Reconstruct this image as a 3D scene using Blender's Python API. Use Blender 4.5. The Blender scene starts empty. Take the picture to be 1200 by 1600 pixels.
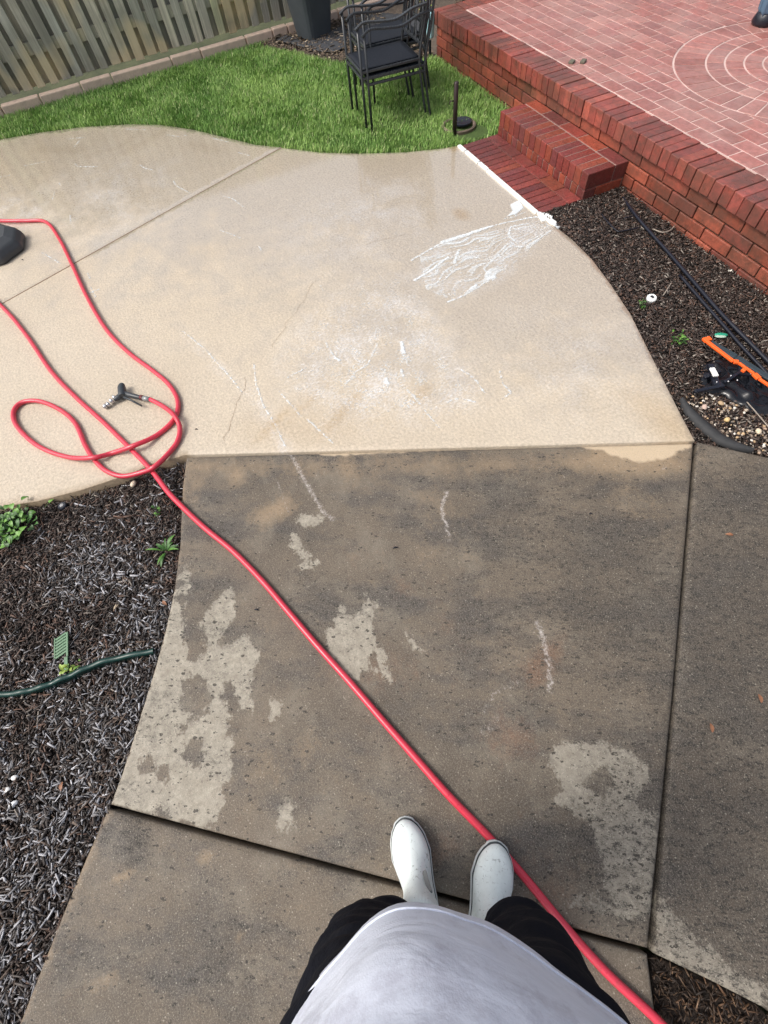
import bpy, bmesh, math, random
import numpy as np
from mathutils import Vector, Matrix, noise, geometry
random.seed(7); rng = np.random.default_rng(11)
S = bpy.context.scene; COL = S.collection

# ------------------------------------------------------------------ camera, world, sun, exposure
CR = np.array([[0.39934133102406016, 0.9132456950597605, -0.08067714540529311],
               [0.7826981708152235, -0.38542828933517054, -0.4887009383893867],
               [-0.4773992822977796, 0.13201262907380817, -0.8687131811055856]])
CF = 734.62; CP = np.array([2.499677719861666, -2.628434349424657, 1.745244798449878])
cam = bpy.data.objects.new('camera', bpy.data.cameras.new('camera')); COL.objects.link(cam)
mw = Matrix.Identity(4)
for i in range(3):
    mw[i][0] = CR[0][i]; mw[i][1] = -CR[1][i]; mw[i][2] = -CR[2][i]; mw[i][3] = CP[i]
cam.matrix_world = mw
cam.data.sensor_fit = 'HORIZONTAL'; cam.data.sensor_width = 36; cam.data.lens = CF / 1200 * 36
cam.data.clip_start = .02; cam.data.clip_end = 300
S.camera = cam

SUN_EL, SUN_AZ = math.radians(52), math.radians(262)     # azimuth as the direction the light comes from, from +x ccw
W = bpy.data.worlds.new('World'); S.world = W; W.use_nodes = True
wn = W.node_tree; wn.nodes.clear()
sky = wn.nodes.new('ShaderNodeTexSky'); sky.sky_type = 'NISHITA'; sky.sun_disc = False
sky.sun_elevation = SUN_EL; sky.sun_rotation = math.pi / 2 - SUN_AZ
sky.dust_density = 7; sky.air_density = 1.0; sky.ozone_density = 1.5
hs = wn.nodes.new('ShaderNodeHueSaturation'); hs.inputs['Saturation'].default_value = .5
bg = wn.nodes.new('ShaderNodeBackground'); bg.inputs[1].default_value = .15
wo = wn.nodes.new('ShaderNodeOutputWorld')
wn.links.new(sky.outputs[0], hs.inputs['Color']); wn.links.new(hs.outputs[0], bg.inputs[0]); wn.links.new(bg.outputs[0], wo.inputs[0])
sl = bpy.data.lights.new('sun', 'SUN'); sl.energy = 1.1; sl.angle = math.radians(16); sl.color = (1, .95, .87)
so = bpy.data.objects.new('sun', sl); COL.objects.link(so)
sd = Vector((math.cos(SUN_EL) * math.cos(SUN_AZ), math.cos(SUN_EL) * math.sin(SUN_AZ), math.sin(SUN_EL)))
so.rotation_euler = sd.to_track_quat('Z', 'Y').to_euler()
S.view_settings.view_transform = 'Standard'; S.view_settings.look = 'None'
S.view_settings.exposure = .36; S.view_settings.gamma = 1
S.cycles.max_bounces = 6

# ------------------------------------------------------------------ helpers
def G(x, y, z=0.):
    "ground point seen at photograph pixel (x, y)"
    d = CR.T @ np.array([(x - 600) / CF, (y - 800) / CF, 1.]); t = (z - CP[2]) / d[2]
    return CP + d * t
def G2(pts, z=0.): return [tuple(G(x, y, z)[:2]) for x, y in pts]

class N:
    "tiny node-graph helper"
    def __init__(s, name):
        s.m = bpy.data.materials.new(name); s.m.use_nodes = True; s.t = s.m.node_tree; s.t.nodes.clear()
        s.o = s.n('ShaderNodeOutputMaterial'); s.b = s.n('ShaderNodeBsdfPrincipled'); s.t.links.new(s.b.outputs[0], s.o.inputs[0])
        s.co = s.n('ShaderNodeTexCoord').outputs['Object']
    def n(s, k): return s.t.nodes.new(k)
    def put(s, sock, v):
        if isinstance(v, bpy.types.NodeSocket): s.t.links.new(v, sock)
        elif v is not None:
            if isinstance(v, tuple) and len(v) == 3 and sock.type == 'RGBA': v = (*v, 1)
            sock.default_value = v
    def set(s, **k):
        for a, v in k.items(): s.put(s.b.inputs[a.replace('_', ' ')], v)
    def noise(s, scale, detail=3, rough=.55, vec=None, dist=0):
        x = s.n('ShaderNodeTexNoise'); s.put(x.inputs['Vector'], vec or s.co); x.inputs['Scale'].default_value = scale
        x.inputs['Detail'].default_value = detail; x.inputs['Roughness'].default_value = rough; x.inputs['Distortion'].default_value = dist
        return x.outputs['Fac']
    def voro(s, scale, vec=None, out='Distance'):
        x = s.n('ShaderNodeTexVoronoi'); s.put(x.inputs['Vector'], vec or s.co); x.inputs['Scale'].default_value = scale
        return x.outputs[out]
    def mapv(s, sc=(1, 1, 1), rot=0, loc=(0, 0, 0)):
        x = s.n('ShaderNodeMapping'); s.put(x.inputs[0], s.co); x.inputs['Scale'].default_value = sc
        x.inputs['Rotation'].default_value = (0, 0, rot); x.inputs['Location'].default_value = loc
        return x.outputs[0]
    def along(s, ang, ku, kv):
        o = []
        for d, k in (((math.cos(ang), math.sin(ang), 0), ku), ((-math.sin(ang), math.cos(ang), 0), kv)):
            x = s.n('ShaderNodeVectorMath'); x.operation = 'DOT_PRODUCT'; s.put(x.inputs[0], s.co); x.inputs[1].default_value = tuple(q * k for q in d); o.append(x.outputs['Value'])
        c = s.n('ShaderNodeCombineXYZ'); s.put(c.inputs[0], o[0]); s.put(c.inputs[1], o[1]); return c.outputs[0]
    def rng(s, v, a, b, c=0., d=1., smooth=False):
        x = s.n('ShaderNodeMapRange'); s.put(x.inputs[0], v)
        for i, q in enumerate((a, b, c, d)): x.inputs[i + 1].default_value = q
        if smooth: x.interpolation_type = 'SMOOTHSTEP'
        return x.outputs[0]
    def math(s, op, a, b=None, c=None):
        x = s.n('ShaderNodeMath'); x.operation = op
        for i, q in enumerate((a, b, c)):
            if q is not None: s.put(x.inputs[i], q)
        return x.outputs[0]
    def mix(s, f, a, b, mode='MIX'):
        x = s.n('ShaderNodeMix'); x.data_type = 'RGBA'; x.blend_type = mode; x.clamp_factor = True
        s.put(x.inputs[0], f); s.put(x.inputs[6], a); s.put(x.inputs[7], b); return x.outputs[2]
    def attr(s, name, out='Fac'):
        x = s.n('ShaderNodeAttribute'); x.attribute_name = name; return x.outputs[out]
    def specks(s, scale, size, dens, vec=None):
        x = s.n('ShaderNodeTexVoronoi'); s.put(x.inputs['Vector'], vec or s.co); x.inputs['Scale'].default_value = scale
        sp = s.n('ShaderNodeSeparateColor'); s.put(sp.inputs[0], x.outputs['Color'])
        r_ = s.math('MULTIPLY', sp.outputs[1], size); inn = s.math('LESS_THAN', x.outputs['Distance'], r_)
        return s.math('MULTIPLY', inn, s.math('LESS_THAN', sp.outputs[0], dens))
    def bump(s, h, strength=.5, dist=.002, prev=None):
        x = s.n('ShaderNodeBump'); s.put(x.inputs['Height'], h); x.inputs['Strength'].default_value = strength
        x.inputs['Distance'].default_value = dist
        if prev is not None: s.put(x.inputs['Normal'], prev)
        s.put(s.b.inputs['Normal'], x.outputs[0]); return x.outputs[0]

def simple(name, col, rough=.5, var=.15, scale=30, bump=.1, metal=0, bdist=.001, spec=.5):
    a = N(name); n = a.noise(scale, 4)
    lo = tuple(c * (1 - var) for c in col); hi = tuple(min(1, c * (1 + var)) for c in col)
    a.set(Base_Color=a.mix(n, lo, hi), Roughness=a.rng(a.noise(scale * .6, 3), .3, .7, max(0, rough - .08), rough + .08), Metallic=metal)
    a.b.inputs['Specular IOR Level'].default_value = spec
    if bump: a.bump(a.noise(scale * 4, 3), bump, bdist)
    return a.m

def tag(o, label=None, cat=None, group=None, kind=None):
    if label: o['label'] = label
    if cat: o['category'] = cat
    if group: o['group'] = group
    if kind: o['kind'] = kind
    return o
def empty(name, loc, label, cat, group=None, rz=0.):
    o = bpy.data.objects.new(name, None); COL.objects.link(o); o.location = loc; o.rotation_euler = (0, 0, rz)
    o.empty_display_size = .1
    return tag(o, label, cat, group)
def copy_tree(o, parent=None):
    c = o.copy(); COL.objects.link(c)
    if parent: c.parent = parent; c.matrix_parent_inverse = o.matrix_parent_inverse.copy()
    for ch in [q for q in bpy.data.objects if q.parent == o]: copy_tree(ch, c)
    return c

class MB:
    "mesh collector; geometry is in the coordinates of its parent"
    def __init__(s): s.v = []; s.f = []; s.c = []
    def add(s, vs, fs, col=None):
        k = len(s.v); s.v.extend([tuple(map(float, p)) for p in vs]); s.f.extend([tuple(i + k for i in f) for f in fs]); s.c.extend([col] * len(fs))
    def box(s, c, d, col=None, rz=0., M=None):
        q = []
        for sx in (-.5, .5):
            for sy in (-.5, .5):
                for sz in (-.5, .5): q.append(Vector((sx * d[0], sy * d[1], sz * d[2])))
        R = M or Matrix.Rotation(rz, 3, 'Z')
        s.add([R @ p + Vector(c) for p in q], [(0, 1, 3, 2), (4, 6, 7, 5), (0, 4, 5, 1), (2, 3, 7, 6), (0, 2, 6, 4), (1, 5, 7, 3)], col)
    def bar(s, a, b, w, h, col=None):
        a = Vector(a); b = Vector(b); d = b - a; M = d.to_track_quat('X', 'Z').to_matrix(); s.box((a + b) / 2, (d.length, w, h), col, M=M)
    def tube(s, pts, r, n=10, col=None, cap=True, flat=1.):
        pts = [Vector(p) for p in pts]; k0 = len(s.v); nr = None; rs = r if isinstance(r, (list, tuple)) else [r] * len(pts)
        vs = []
        for i, p in enumerate(pts):
            t = (pts[min(i + 1, len(pts) - 1)] - pts[max(i - 1, 0)]).normalized()
            if nr is None: nr = t.orthogonal().normalized() if abs(t.z) > .9 else Vector((0, 0, 1)).cross(t).normalized()
            nr = (nr - t * nr.dot(t)).normalized(); bi = t.cross(nr)
            for j in range(n):
                a = 2 * math.pi * j / n; vs.append(p + (nr * math.cos(a) + bi * math.sin(a) * flat) * rs[i])
        fs = [(i * n + j, i * n + (j + 1) % n, (i + 1) * n + (j + 1) % n, (i + 1) * n + j) for i in range(len(pts) - 1) for j in range(n)]
        if cap: fs += [tuple(range(n))[::-1], tuple((len(pts) - 1) * n + j for j in range(n))]
        s.add(vs, fs, col)
    def prism(s, poly, z0, z1, col=None):
        n = len(poly); s.add([(x, y, z0) for x, y in poly] + [(x, y, z1) for x, y in poly],
                             [tuple(range(n))[::-1], tuple(range(n, 2 * n))] + [(i, (i + 1) % n, n + (i + 1) % n, n + i) for i in range(n)], col)
    def lathe(s, prof, n=24, c=(0, 0, 0), col=None, sq=0.):
        vs = []
        for r, z in prof:
            for j in range(n):
                a = 2 * math.pi * j / n; k = 1.
                if sq: k = (abs(math.cos(a)) ** sq + abs(math.sin(a)) ** sq) ** (-1 / sq)
                vs.append((c[0] + r * k * math.cos(a), c[1] + r * k * math.sin(a), c[2] + z))
        m = len(prof)
        fs = [(i * n + j, i * n + (j + 1) % n, (i + 1) * n + (j + 1) % n, (i + 1) * n + j) for i in range(m - 1) for j in range(n)]
        fs += [tuple(range(n))[::-1], tuple((m - 1) * n + j for j in range(n))]
        s.add(vs, fs, col)
    def ball(s, c, r, n=12, m=8, M=None, col=None):
        r = r if hasattr(r, '__len__') else (r, r, r); vs = []; c = Vector(c)
        for i in range(m + 1):
            th = math.pi * (i + .02) / (m + .04)
            for j in range(n):
                a = 2 * math.pi * j / n
                p = Vector((r[0] * math.sin(th) * math.cos(a), r[1] * math.sin(th) * math.sin(a), r[2] * math.cos(th)))
                vs.append(c + (M @ p if M else p))
        fs = [(i * n + j, (i + 1) * n + j, (i + 1) * n + (j + 1) % n, i * n + (j + 1) % n) for i in range(m) for j in range(n)]
        fs += [tuple(range(n)), tuple(m * n + j for j in range(n))[::-1]]
        s.add(vs, fs, col)
    def build(s, name, mat, parent=None, smooth=False, bevel=0., seg=2):
        me = bpy.data.meshes.new(name); me.from_pydata(s.v, [], s.f); me.materials.append(mat)
        if any(c is not None for c in s.c):
            at = me.color_attributes.new('col', 'FLOAT_COLOR', 'CORNER'); i = 0
            buf = np.ones((len(me.loops), 4), np.float32)
            for f, c in zip(s.f, s.c):
                buf[i:i + len(f), :3] = c or (1, 1, 1); i += len(f)
            at.data.foreach_set('color', buf.ravel())
        if smooth: me.polygons.foreach_set('use_smooth', [True] * len(me.polygons))
        o = bpy.data.objects.new(name, me); COL.objects.link(o); o.parent = parent
        if bevel:
            b = o.modifiers.new('bevel', 'BEVEL'); b.width = bevel; b.segments = seg; b.limit_method = 'ANGLE'
        return o

def npmesh(name, v, f, mat, cols=None, parent=None, smooth=False, attrs=None):
    "v (n,3); f (m,k) ; cols per vertex"
    v = np.asarray(v, np.float32); f = np.asarray(f, np.int32); k = f.shape[1]
    me = bpy.data.meshes.new(name); me.vertices.add(len(v)); me.vertices.foreach_set('co', v.ravel())
    me.loops.add(f.size); me.loops.foreach_set('vertex_index', f.ravel())
    me.polygons.add(len(f)); me.polygons.foreach_set('loop_start', np.arange(len(f), dtype=np.int32) * k)
    me.polygons.foreach_set('loop_total', np.full(len(f), k, np.int32))
    me.update(calc_edges=True); me.validate()
    if cols is not None:
        at = me.color_attributes.new('col', 'FLOAT_COLOR', 'POINT')
        at.data.foreach_set('color', np.c_[cols, np.ones(len(cols))].astype(np.float32).ravel())
    for a, d in (attrs or {}).items():
        at = me.attributes.new(a, 'FLOAT', 'POINT'); at.data.foreach_set('value', np.asarray(d, np.float32))
    if smooth: me.polygons.foreach_set('use_smooth', [True] * len(me.polygons))
    me.materials.append(mat); o = bpy.data.objects.new(name, me); COL.objects.link(o); o.parent = parent
    return o

def spline(pts, per=10):
    "Catmull-Rom through points"
    P_ = [np.array(p, float) for p in pts]; P_ = [2 * P_[0] - P_[1]] + P_ + [2 * P_[-1] - P_[-2]]; out = []
    for i in range(1, len(P_) - 2):
        a, b, c, d = P_[i - 1:i + 3]
        for t in np.linspace(0, 1, per, endpoint=False):
            out.append(.5 * (2 * b + (c - a) * t + (2 * a - 5 * b + 4 * c - d) * t * t + (3 * b - a - 3 * c + d) * t ** 3))
    out.append(P_[-2]); return out

def inside(p, poly):
    "p (n,2) vectorised point in polygon"
    x, y = p[:, 0], p[:, 1]; r = np.zeros(len(p), bool); n = len(poly)
    for i in range(n):
        x1, y1 = poly[i]; x2, y2 = poly[(i + 1) % n]
        c = ((y1 > y) != (y2 > y)) & (x < (x2 - x1) * (y - y1) / ((y2 - y1) or 1e-12) + x1); r ^= c
    return r
def dseg(p, pts, closed=False):
    d = np.full(len(p), 1e9); pts = [np.array(q[:2], float) for q in pts]
    for i in range(len(pts) - (0 if closed else 1)):
        a = pts[i]; b = pts[(i + 1) % len(pts)]; ab = b - a; t = np.clip(((p - a) @ ab) / max(ab @ ab, 1e-12), 0, 1)
        d = np.minimum(d, np.linalg.norm(p - a - t[:, None] * ab, axis=1))
    return d
def sdf(p, poly): d = dseg(p, poly, True); return np.where(inside(p, poly), d, -d)
def nz(p, s, seed=0.): return np.array([noise.noise((x * s + seed, y * s - seed, seed)) for x, y in p])

def slab(name, poly, step, mat, depth=.11, attrs=None, z=0., edge=.006, zfun=None):
    "concrete slab: gridded top, rounded rim, vertical sides; attrs = function(points)->dict"
    poly = [np.array(q) for q in poly]; dense = []
    for i in range(len(poly)):
        a, b = poly[i], poly[(i + 1) % len(poly)]; k = max(1, int(np.linalg.norm(b - a) / step))
        for j in range(k): dense.append(a + (b - a) * j / k)
    D = np.array(dense); A = .5 * sum(D[i - 1][0] * D[i][1] - D[i][0] * D[i - 1][1] for i in range(len(D)))
    if A < 0: D = D[::-1]
    t = np.roll(D, -1, 0) - np.roll(D, 1, 0); t /= np.linalg.norm(t, axis=1)[:, None] + 1e-12; nrm = np.c_[t[:, 1], -t[:, 0]]
    I = D - nrm * edge
    gx = np.arange(D[:, 0].min(), D[:, 0].max(), step); gy = np.arange(D[:, 1].min(), D[:, 1].max(), step)
    g = np.array(np.meshgrid(gx, gy)).reshape(2, -1).T + rng.uniform(-.2, .2, (len(gx) * len(gy), 2)) * step
    g = g[inside(g, I)]; g = g[dseg(g, I, True) > step * .5]
    n = len(I); pts = [Vector(q) for q in I] + [Vector(q) for q in g]
    r = geometry.delaunay_2d_cdt(pts, [(i, (i + 1) % n) for i in range(n)], [list(range(n))], 1, 1e-7)
    V = np.array([(q.x, q.y) for q in r[0]]); tris = [tuple(f) for f in r[2]]
    top = np.c_[V, np.full(len(V), z)]
    if zfun is not None: top[:, 2] += zfun(V)
    k = len(V); ring1 = np.c_[D, np.full(n, z - edge)]; ring2 = np.c_[D, np.full(n, z - depth)]
    if zfun is not None: ring1[:, 2] += zfun(D)
    # map original boundary indexes to output
    om = {}
    for o_i, orig in enumerate(r[3]):
        for q in orig:
            if q < n: om[q] = o_i
    fs = list(tris)
    for i in range(n):
        j = (i + 1) % n; a, b = om.get(i), om.get(j)
        if a is None or b is None: continue
        fs += [(a, k + i, k + j), (a, k + j, b), (k + i, k + n + i, k + n + j), (k + i, k + n + j, k + j)]
    allv = np.r_[top, ring1, ring2]; at = attrs(allv[:, :2]) if attrs else None
    o = npmesh(name, allv, fs, mat, attrs=at, smooth=False)
    return tag(o, kind='structure')

# ------------------------------------------------------------------ materials
def concrete_clean():
    a = N('patio_concrete'); wet = a.attr('wet'); tan = a.attr('tan')
    big = a.noise(1.6, 5, .6); mid = a.noise(9, 5, .6); fine = a.noise(160, 3, .7); agg = a.noise(420, 2, .6)
    c = a.mix(a.rng(big, .3, .7), (.465, .392, .298), (.525, .455, .36))
    c = a.mix(a.rng(mid, .35, .75, 0, .5), c, (.42, .365, .30))
    c = a.mix(a.rng(fine, .35, .8, 0, .45), c, (.66, .58, .46))
    c = a.mix(a.rng(agg, .6, .68, 0, .6), c, (.30, .22, .14))
    c = a.mix(a.math('MULTIPLY', tan, .8), c, (.37, .24, .10))
    c = a.mix(a.rng(a.attr('brown'), 0, 1, 0, .75), c, (.25, .17, .09))
    wn_ = a.math('ADD', wet, a.rng(a.noise(4.5, 5, .65), .3, .7, -.35, .35))
    wetm = a.rng(wn_, .1, 1.05, smooth=True)
    c = a.mix(wetm, c, a.mix(.30, c, (.38, .32, .25)))
    sv3 = a.along(math.radians(100), 1, 2.2); sn = a.math('ADD', a.noise(48, 6, .85, vec=sv3), a.rng(a.noise(5, 5, .7), .3, .7, -.10, .10))
    c = a.mix(a.math('MULTIPLY', a.attr('soap_sheen'), a.rng(sn, .48, .64, 0, .6)), c, (.70, .72, .76))
    rough = a.rng(wetm, 0, 1, .5, .26)
    a.set(Base_Color=c, Roughness=a.math('ADD', rough, a.rng(a.noise(60, 3), .3, .7, -.05, .09)))
    a.b.inputs['Specular IOR Level'].default_value = .5
    h = a.math('ADD', a.math('MULTIPLY', fine, .5), a.math('MULTIPLY', agg, .5))
    st = a.noise(75, 3, .6); c = a.mix(1., c, a.rng(st, .3, .7, .82, 1.16), 'MULTIPLY'); a.set(Base_Color=c); h = a.math('ADD', h, a.math('MULTIPLY', st, 1.4))
    hb = a.bump(h, .6, .0030); a.bump(a.noise(14, 4, .6), .35, .006, hb)
    a.set(Coat_Weight=a.rng(wetm, .1, .9, 0, 1.), Coat_Roughness=.07, Coat_IOR=2.1)
    return a.m
def concrete_dirty():
    a = N('walkway_concrete'); rot = math.radians(-66)
    sv = a.along(math.radians(62), 1, 1.9); sv2 = a.along(math.radians(62), 1, 2.2)
    big = a.noise(1.7, 6, .62); mid = a.noise(7, 6, .68, dist=.6); fine = a.noise(190, 3, .75); agg = a.noise(330, 2, .7)
    c = a.mix(a.rng(big, .3, .72), (.064, .053, .042), (.168, .134, .098))
    c = a.mix(a.rng(mid, .35, .72, 0, .6), c, (.155, .125, .094))
    c = a.mix(a.rng(a.noise(2.6, 6, .65, vec=sv2), .48, .64, 0, .8), c, (.066, .062, .060))
    c = a.mix(a.rng(a.noise(5, 6, .7), .5, .66, 0, .6), c, (.19, .165, .13))
    c = a.mix(a.rng(a.math('ADD', a.attr('tan'), a.rng(a.noise(12, 6, .8), .3, .7, -.5, .4)), .1, 1.1, 0, .7), c, (.34, .245, .15))
    c = a.mix(a.rng(a.math('ADD', a.attr('rust'), a.rng(a.noise(16, 6, .85), .3, .7, -.6, .4)), .1, 1.2, 0, .7), c, (.19, .10, .058))
    # pressure-washed patches with crisp, wandering outline
    e = a.math('ADD', a.attr('clean'), a.rng(a.noise(24, 6, .62), .28, .72, -.024, .024))
    e = a.math('ADD', e, a.rng(a.noise(85, 4, .7), .28, .72, -.011, .011))
    cm = a.rng(e, -.007, .010, smooth=True)
    cl = a.mix(a.rng(a.noise(26, 5, .7), .3, .7), (.30, .275, .225), (.44, .405, .33))
    cl = a.mix(a.rng(a.attr('softc'), 0, 1, .10, .3), cl, (.2, .175, .14))
    c = a.mix(a.math('MULTIPLY', cm, a.math('MULTIPLY', a.rng(a.noise(34, 5, .85), .38, .58, .5, .95), a.rng(a.attr('softc'), 0, 1, 1, .92))), c, cl)
    # fully cleaned strip with tan sand
    e2 = a.math('ADD', a.attr('bare'), a.rng(a.noise(18, 4), .3, .7, -.01, .01))
    bm_ = a.rng(e2, -.006, .01, smooth=True); c = a.mix(bm_, c, a.mix(a.noise(60, 3), (.50, .39, .26), (.55, .44, .31)))
    # mildew streaks and specks
    sp = a.noise(26, 7, .85, vec=sv); sp2 = a.noise(62, 4, .8)
    dk = a.math('ADD', a.attr('dark'), a.rng(a.noise(2.6, 5, .6, vec=sv2), .35, .65, -.5, .4))
    m1 = a.math('MULTIPLY', a.rng(sp, .505, .60), a.rng(dk, .1, 1., .0, .95))
    m1 = a.math('MULTIPLY', m1, a.rng(bm_, 0, 1, 1, .08)); c = a.mix(a.math('MULTIPLY', a.math('MULTIPLY', a.rng(dk, .35, 1.2, 0, .55), a.rng(bm_, 0, 1, 1, 0)), a.rng(cm, 0, 1, 1, .3)), c, (.05, .043, .037)); c = a.mix(m1, c, (.028, .026, .024))
    m2 = a.math('MULTIPLY', a.rng(sp2, .565, .61), a.rng(dk, 0, 1, .2, .85)); c = a.mix(a.math('MULTIPLY', m2, a.rng(bm_, 0, 1, .9, .1)), c, (.03, .027, .024))
    wob = a.n('ShaderNodeVectorMath'); wob.operation = 'ADD'; a.put(wob.inputs[0], sv); wn2 = a.n('ShaderNodeTexNoise'); a.put(wn2.inputs['Vector'], a.co); wn2.inputs['Scale'].default_value = 60; wv = a.n('ShaderNodeVectorMath'); wv.operation = 'SCALE'; a.put(wv.inputs[0], wn2.outputs['Color']); wv.inputs['Scale'].default_value = .03; a.put(wob.inputs[1], wv.outputs[0])
    nb = a.rng(bm_, 0, 1, .9, .05)
    k1 = a.specks(48, .42, a.math('MULTIPLY', a.rng(dk, -.2, .9, .04, .75), 1.), vec=wob.outputs[0]); c = a.mix(a.math('MULTIPLY', k1, nb), c, (.030, .026, .022))
    k2 = a.specks(120, .45, a.rng(dk, 0, 1, .10, .45), vec=wob.outputs[0]); c = a.mix(a.math('MULTIPLY', a.math('MULTIPLY', k2, nb), .75), c, (.035, .031, .027))
    k3 = a.specks(210, .5, a.rng(cm, 0, 1, .06, .30)); c = a.mix(a.math('MULTIPLY', k3, .42), c, (.50, .46, .38))
    # pale sand grains
    c = a.mix(a.rng(fine, .5, .66, 0, .5), c, (.27, .24, .195)); c = a.mix(a.rng(agg, .61, .68, 0, .6), c, (.45, .40, .33))
    c = a.mix(a.rng(a.math('ADD', a.attr('scuff'), a.rng(a.noise(70, 7, .9), .36, .64, -.75, .6)), .45, 1.15, 0, .7), c, (.58, .54, .51))
    a.set(Base_Color=c, Roughness=a.rng(mid, .3, .7, .5, .75)); a.b.inputs['Specular IOR Level'].default_value = .35
    h = a.math('ADD', fine, a.math('MULTIPLY', agg, .7)); h = a.math('SUBTRACT', h, a.math('MULTIPLY', m1, .5))
    hb = a.bump(h, .6, .002); a.bump(a.noise(11, 4), .3, .006, hb)
    return a.m
def attr_mat(name, rough=.7, var=.25, scale=60, bump=.4, bdist=.002, spec=.3, gain=1.):
    a = N(name); c = a.attr('col', 'Color'); v = a.rng(a.noise(scale, 5, .65), .25, .75, (1 - var) * gain, (1 + var) * gain)
    a.set(Base_Color=a.mix(1., c, v, 'MULTIPLY'), Roughness=rough); a.b.inputs['Specular IOR Level'].default_value = spec
    if bump: a.bump(a.noise(scale * 3, 4, .7), bump, bdist)
    return a.m
def brick_mat(name, stain=.6, rough=.32, spec=.5):
    a = N(name); c = a.attr('col', 'Color'); v = a.rng(a.noise(40, 5, .7), .25, .75, .65, 1.3)
    c = a.mix(1., c, v, 'MULTIPLY'); c = a.mix(a.math('MULTIPLY', a.rng(a.noise(3.2, 6, .75), .44, .58), stain), c, (.06, .046, .034)); c = a.mix(a.math('MULTIPLY', a.rng(a.noise(22, 5, .8), .5, .62), stain * .7), c, (.075, .05, .04))
    c = a.mix(a.rng(a.noise(70, 4, .7, dist=1), .66, .74, 0, .5), c, (.55, .33, .22))
    if name == 'stamped_paving': c = a.mix(a.rng(a.noise(2.2, 6, .75, dist=.5), .46, .66, 0, .32), c, (.52, .36, .32))  # pale patches: grout bleed plus a wet sheen painted in
    a.set(Base_Color=c, Roughness=a.rng(a.noise(12, 4), .3, .7, rough - .1, rough + .2)); a.b.inputs['Specular IOR Level'].default_value = spec
    a.bump(a.noise(150, 4, .7), .5, .003); return a.m
def wood_mat():
    a = N('weathered_fence_wood'); v = a.mapv((60, 60, 1.6)); gr = a.noise(1, 5, .7, vec=v)
    c = a.attr('col', 'Color'); c = a.mix(a.rng(gr, .35, .68), a.mix(.55, c, (.08, .075, .06)), c)
    c = a.mix(a.rng(a.noise(2.0, 4), .48, .62, 0, .55), c, (.21, .21, .17))
    c = a.mix(a.rng(a.noise(1.3, 3), .55, .62, 0, .6), c, (.72, .58, .34))  # warm patches: sun dapples painted into the wood colour
    a.set(Base_Color=c, Roughness=.8); a.bump(gr, .6, .004); return a.m

M_PATIO = concrete_clean(); M_WALK = concrete_dirty()
M_CHIP = attr_mat('mulch_chip', .55, .3, 220, .4, .001, .45)
M_GRASS = attr_mat('grass_blade', .5, .15, 8, 0, spec=.35)
M_BRICK = brick_mat('red_brick', .55); M_WETBRICK = brick_mat('wet_red_brick', .25, .22); M_PAVE = brick_mat('stamped_paving', .18, .38, .5)
M_WOOD = wood_mat()
def soil_mat(name, c1, c2, scale=40, rough=.9, bd=.012):
    a = N(name); n = a.noise(scale, 6, .75); a.set(Base_Color=a.mix(a.rng(n, .3, .7), c1, c2), Roughness=rough); a.bump(a.noise(scale * 1.6, 5, .7), 1., bd); return a.m
M_SOIL = soil_mat('dark_soil', (.008, .006, .005), (.045, .03, .022))
M_BED = soil_mat('brown_bed_soil', (.05, .038, .03), (.16, .125, .095), 30)
M_LAWN = soil_mat('lawn_soil', (.05, .09, .02), (.09, .15, .035), 60)
M_MORTAR = simple('mortar_dark', (.10, .065, .045), .9, .4, 40, .5, bdist=.004)
M_GROUT = simple('paving_grout', (.60, .44, .40), .5, .5, 7, .3)
M_CURB = simple('curb_concrete', (.60, .46, .37), .85, .35, 18, .6, bdist=.004)
M_BLACK = simple('black_metal_paint', (.035, .039, .044), .3, .3, 40, .15, spec=.5)
M_SLING = simple('black_sling_seat', (.012, .015, .022), .6, .3, 300, .3, spec=.25)
M_RUST = simple('rusty_dark_steel', (.030, .017, .017), .5, .5, 60, .4)
M_PIPE = simple('black_plastic_pipe', (.010, .012, .020), .3, .3, 50, .1)
M_FABRIC = simple('landscape_fabric', (.045, .048, .055), .7, .4, 25, .5, bdist=.004)
M_WHITE = simple('white_vinyl', (.80, .82, .80), .35, .06, 60, .1)
M_FOAM = None

# ------------------------------------------------------------------ ground sheet
b = MB(); b.box((0, 0, -.13), (160, 160, .02)); tag(b.build('ground', soil_mat('yard_ground', (.03, .04, .015), (.09, .10, .045), 6)), kind='structure')

LAWN_EDGE = [(0, 218), (60, 207), (130, 198), (200, 194), (250, 195), (300, 202), (350, 214), (400, 226), (440, 231), (500, 238), (560, 240), (630, 238), (690, 232), (722, 226)]
BED_EDGE = [(866, 352), (895, 375), (925, 405), (955, 445), (985, 490), (1010, 540), (1040, 600), (1065, 650), (1086, 689)]
LOW_EDGE = [(290, 711), (240, 725), (200, 742), (130, 765), (60, 783), (0, 792)]
JA, JB = G(0, 476)[:2], G(440, 230)[:2]
jd = (JB - JA) / np.linalg.norm(JB - JA); jn = np.array([-jd[1], jd[0]])
JL = JA - jd * ((JA[1] + 6) / jd[1])           # where the joint leaves the slab at y = -6
lawn_w = [(-4.25, -6.), (-3.95, -5.)] + G2(LAWN_EDGE)
k = int(np.argmin([np.hypot(q[0] - JB[0], q[1] - JB[1]) for q in lawn_w]))
gap = .0042
farpoly = lawn_w[:k] + [tuple(JB + jn * gap), tuple(JL + jn * gap)]
nearpoly = [tuple(JL - jn * gap), tuple(JB - jn * gap)] + lawn_w[k + 1:] + [(-1.052, -.60), (.085, -.60)] + G2(BED_EDGE) + G2(LOW_EDGE) + [(.60, -5.), (.52, -6.)]
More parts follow.
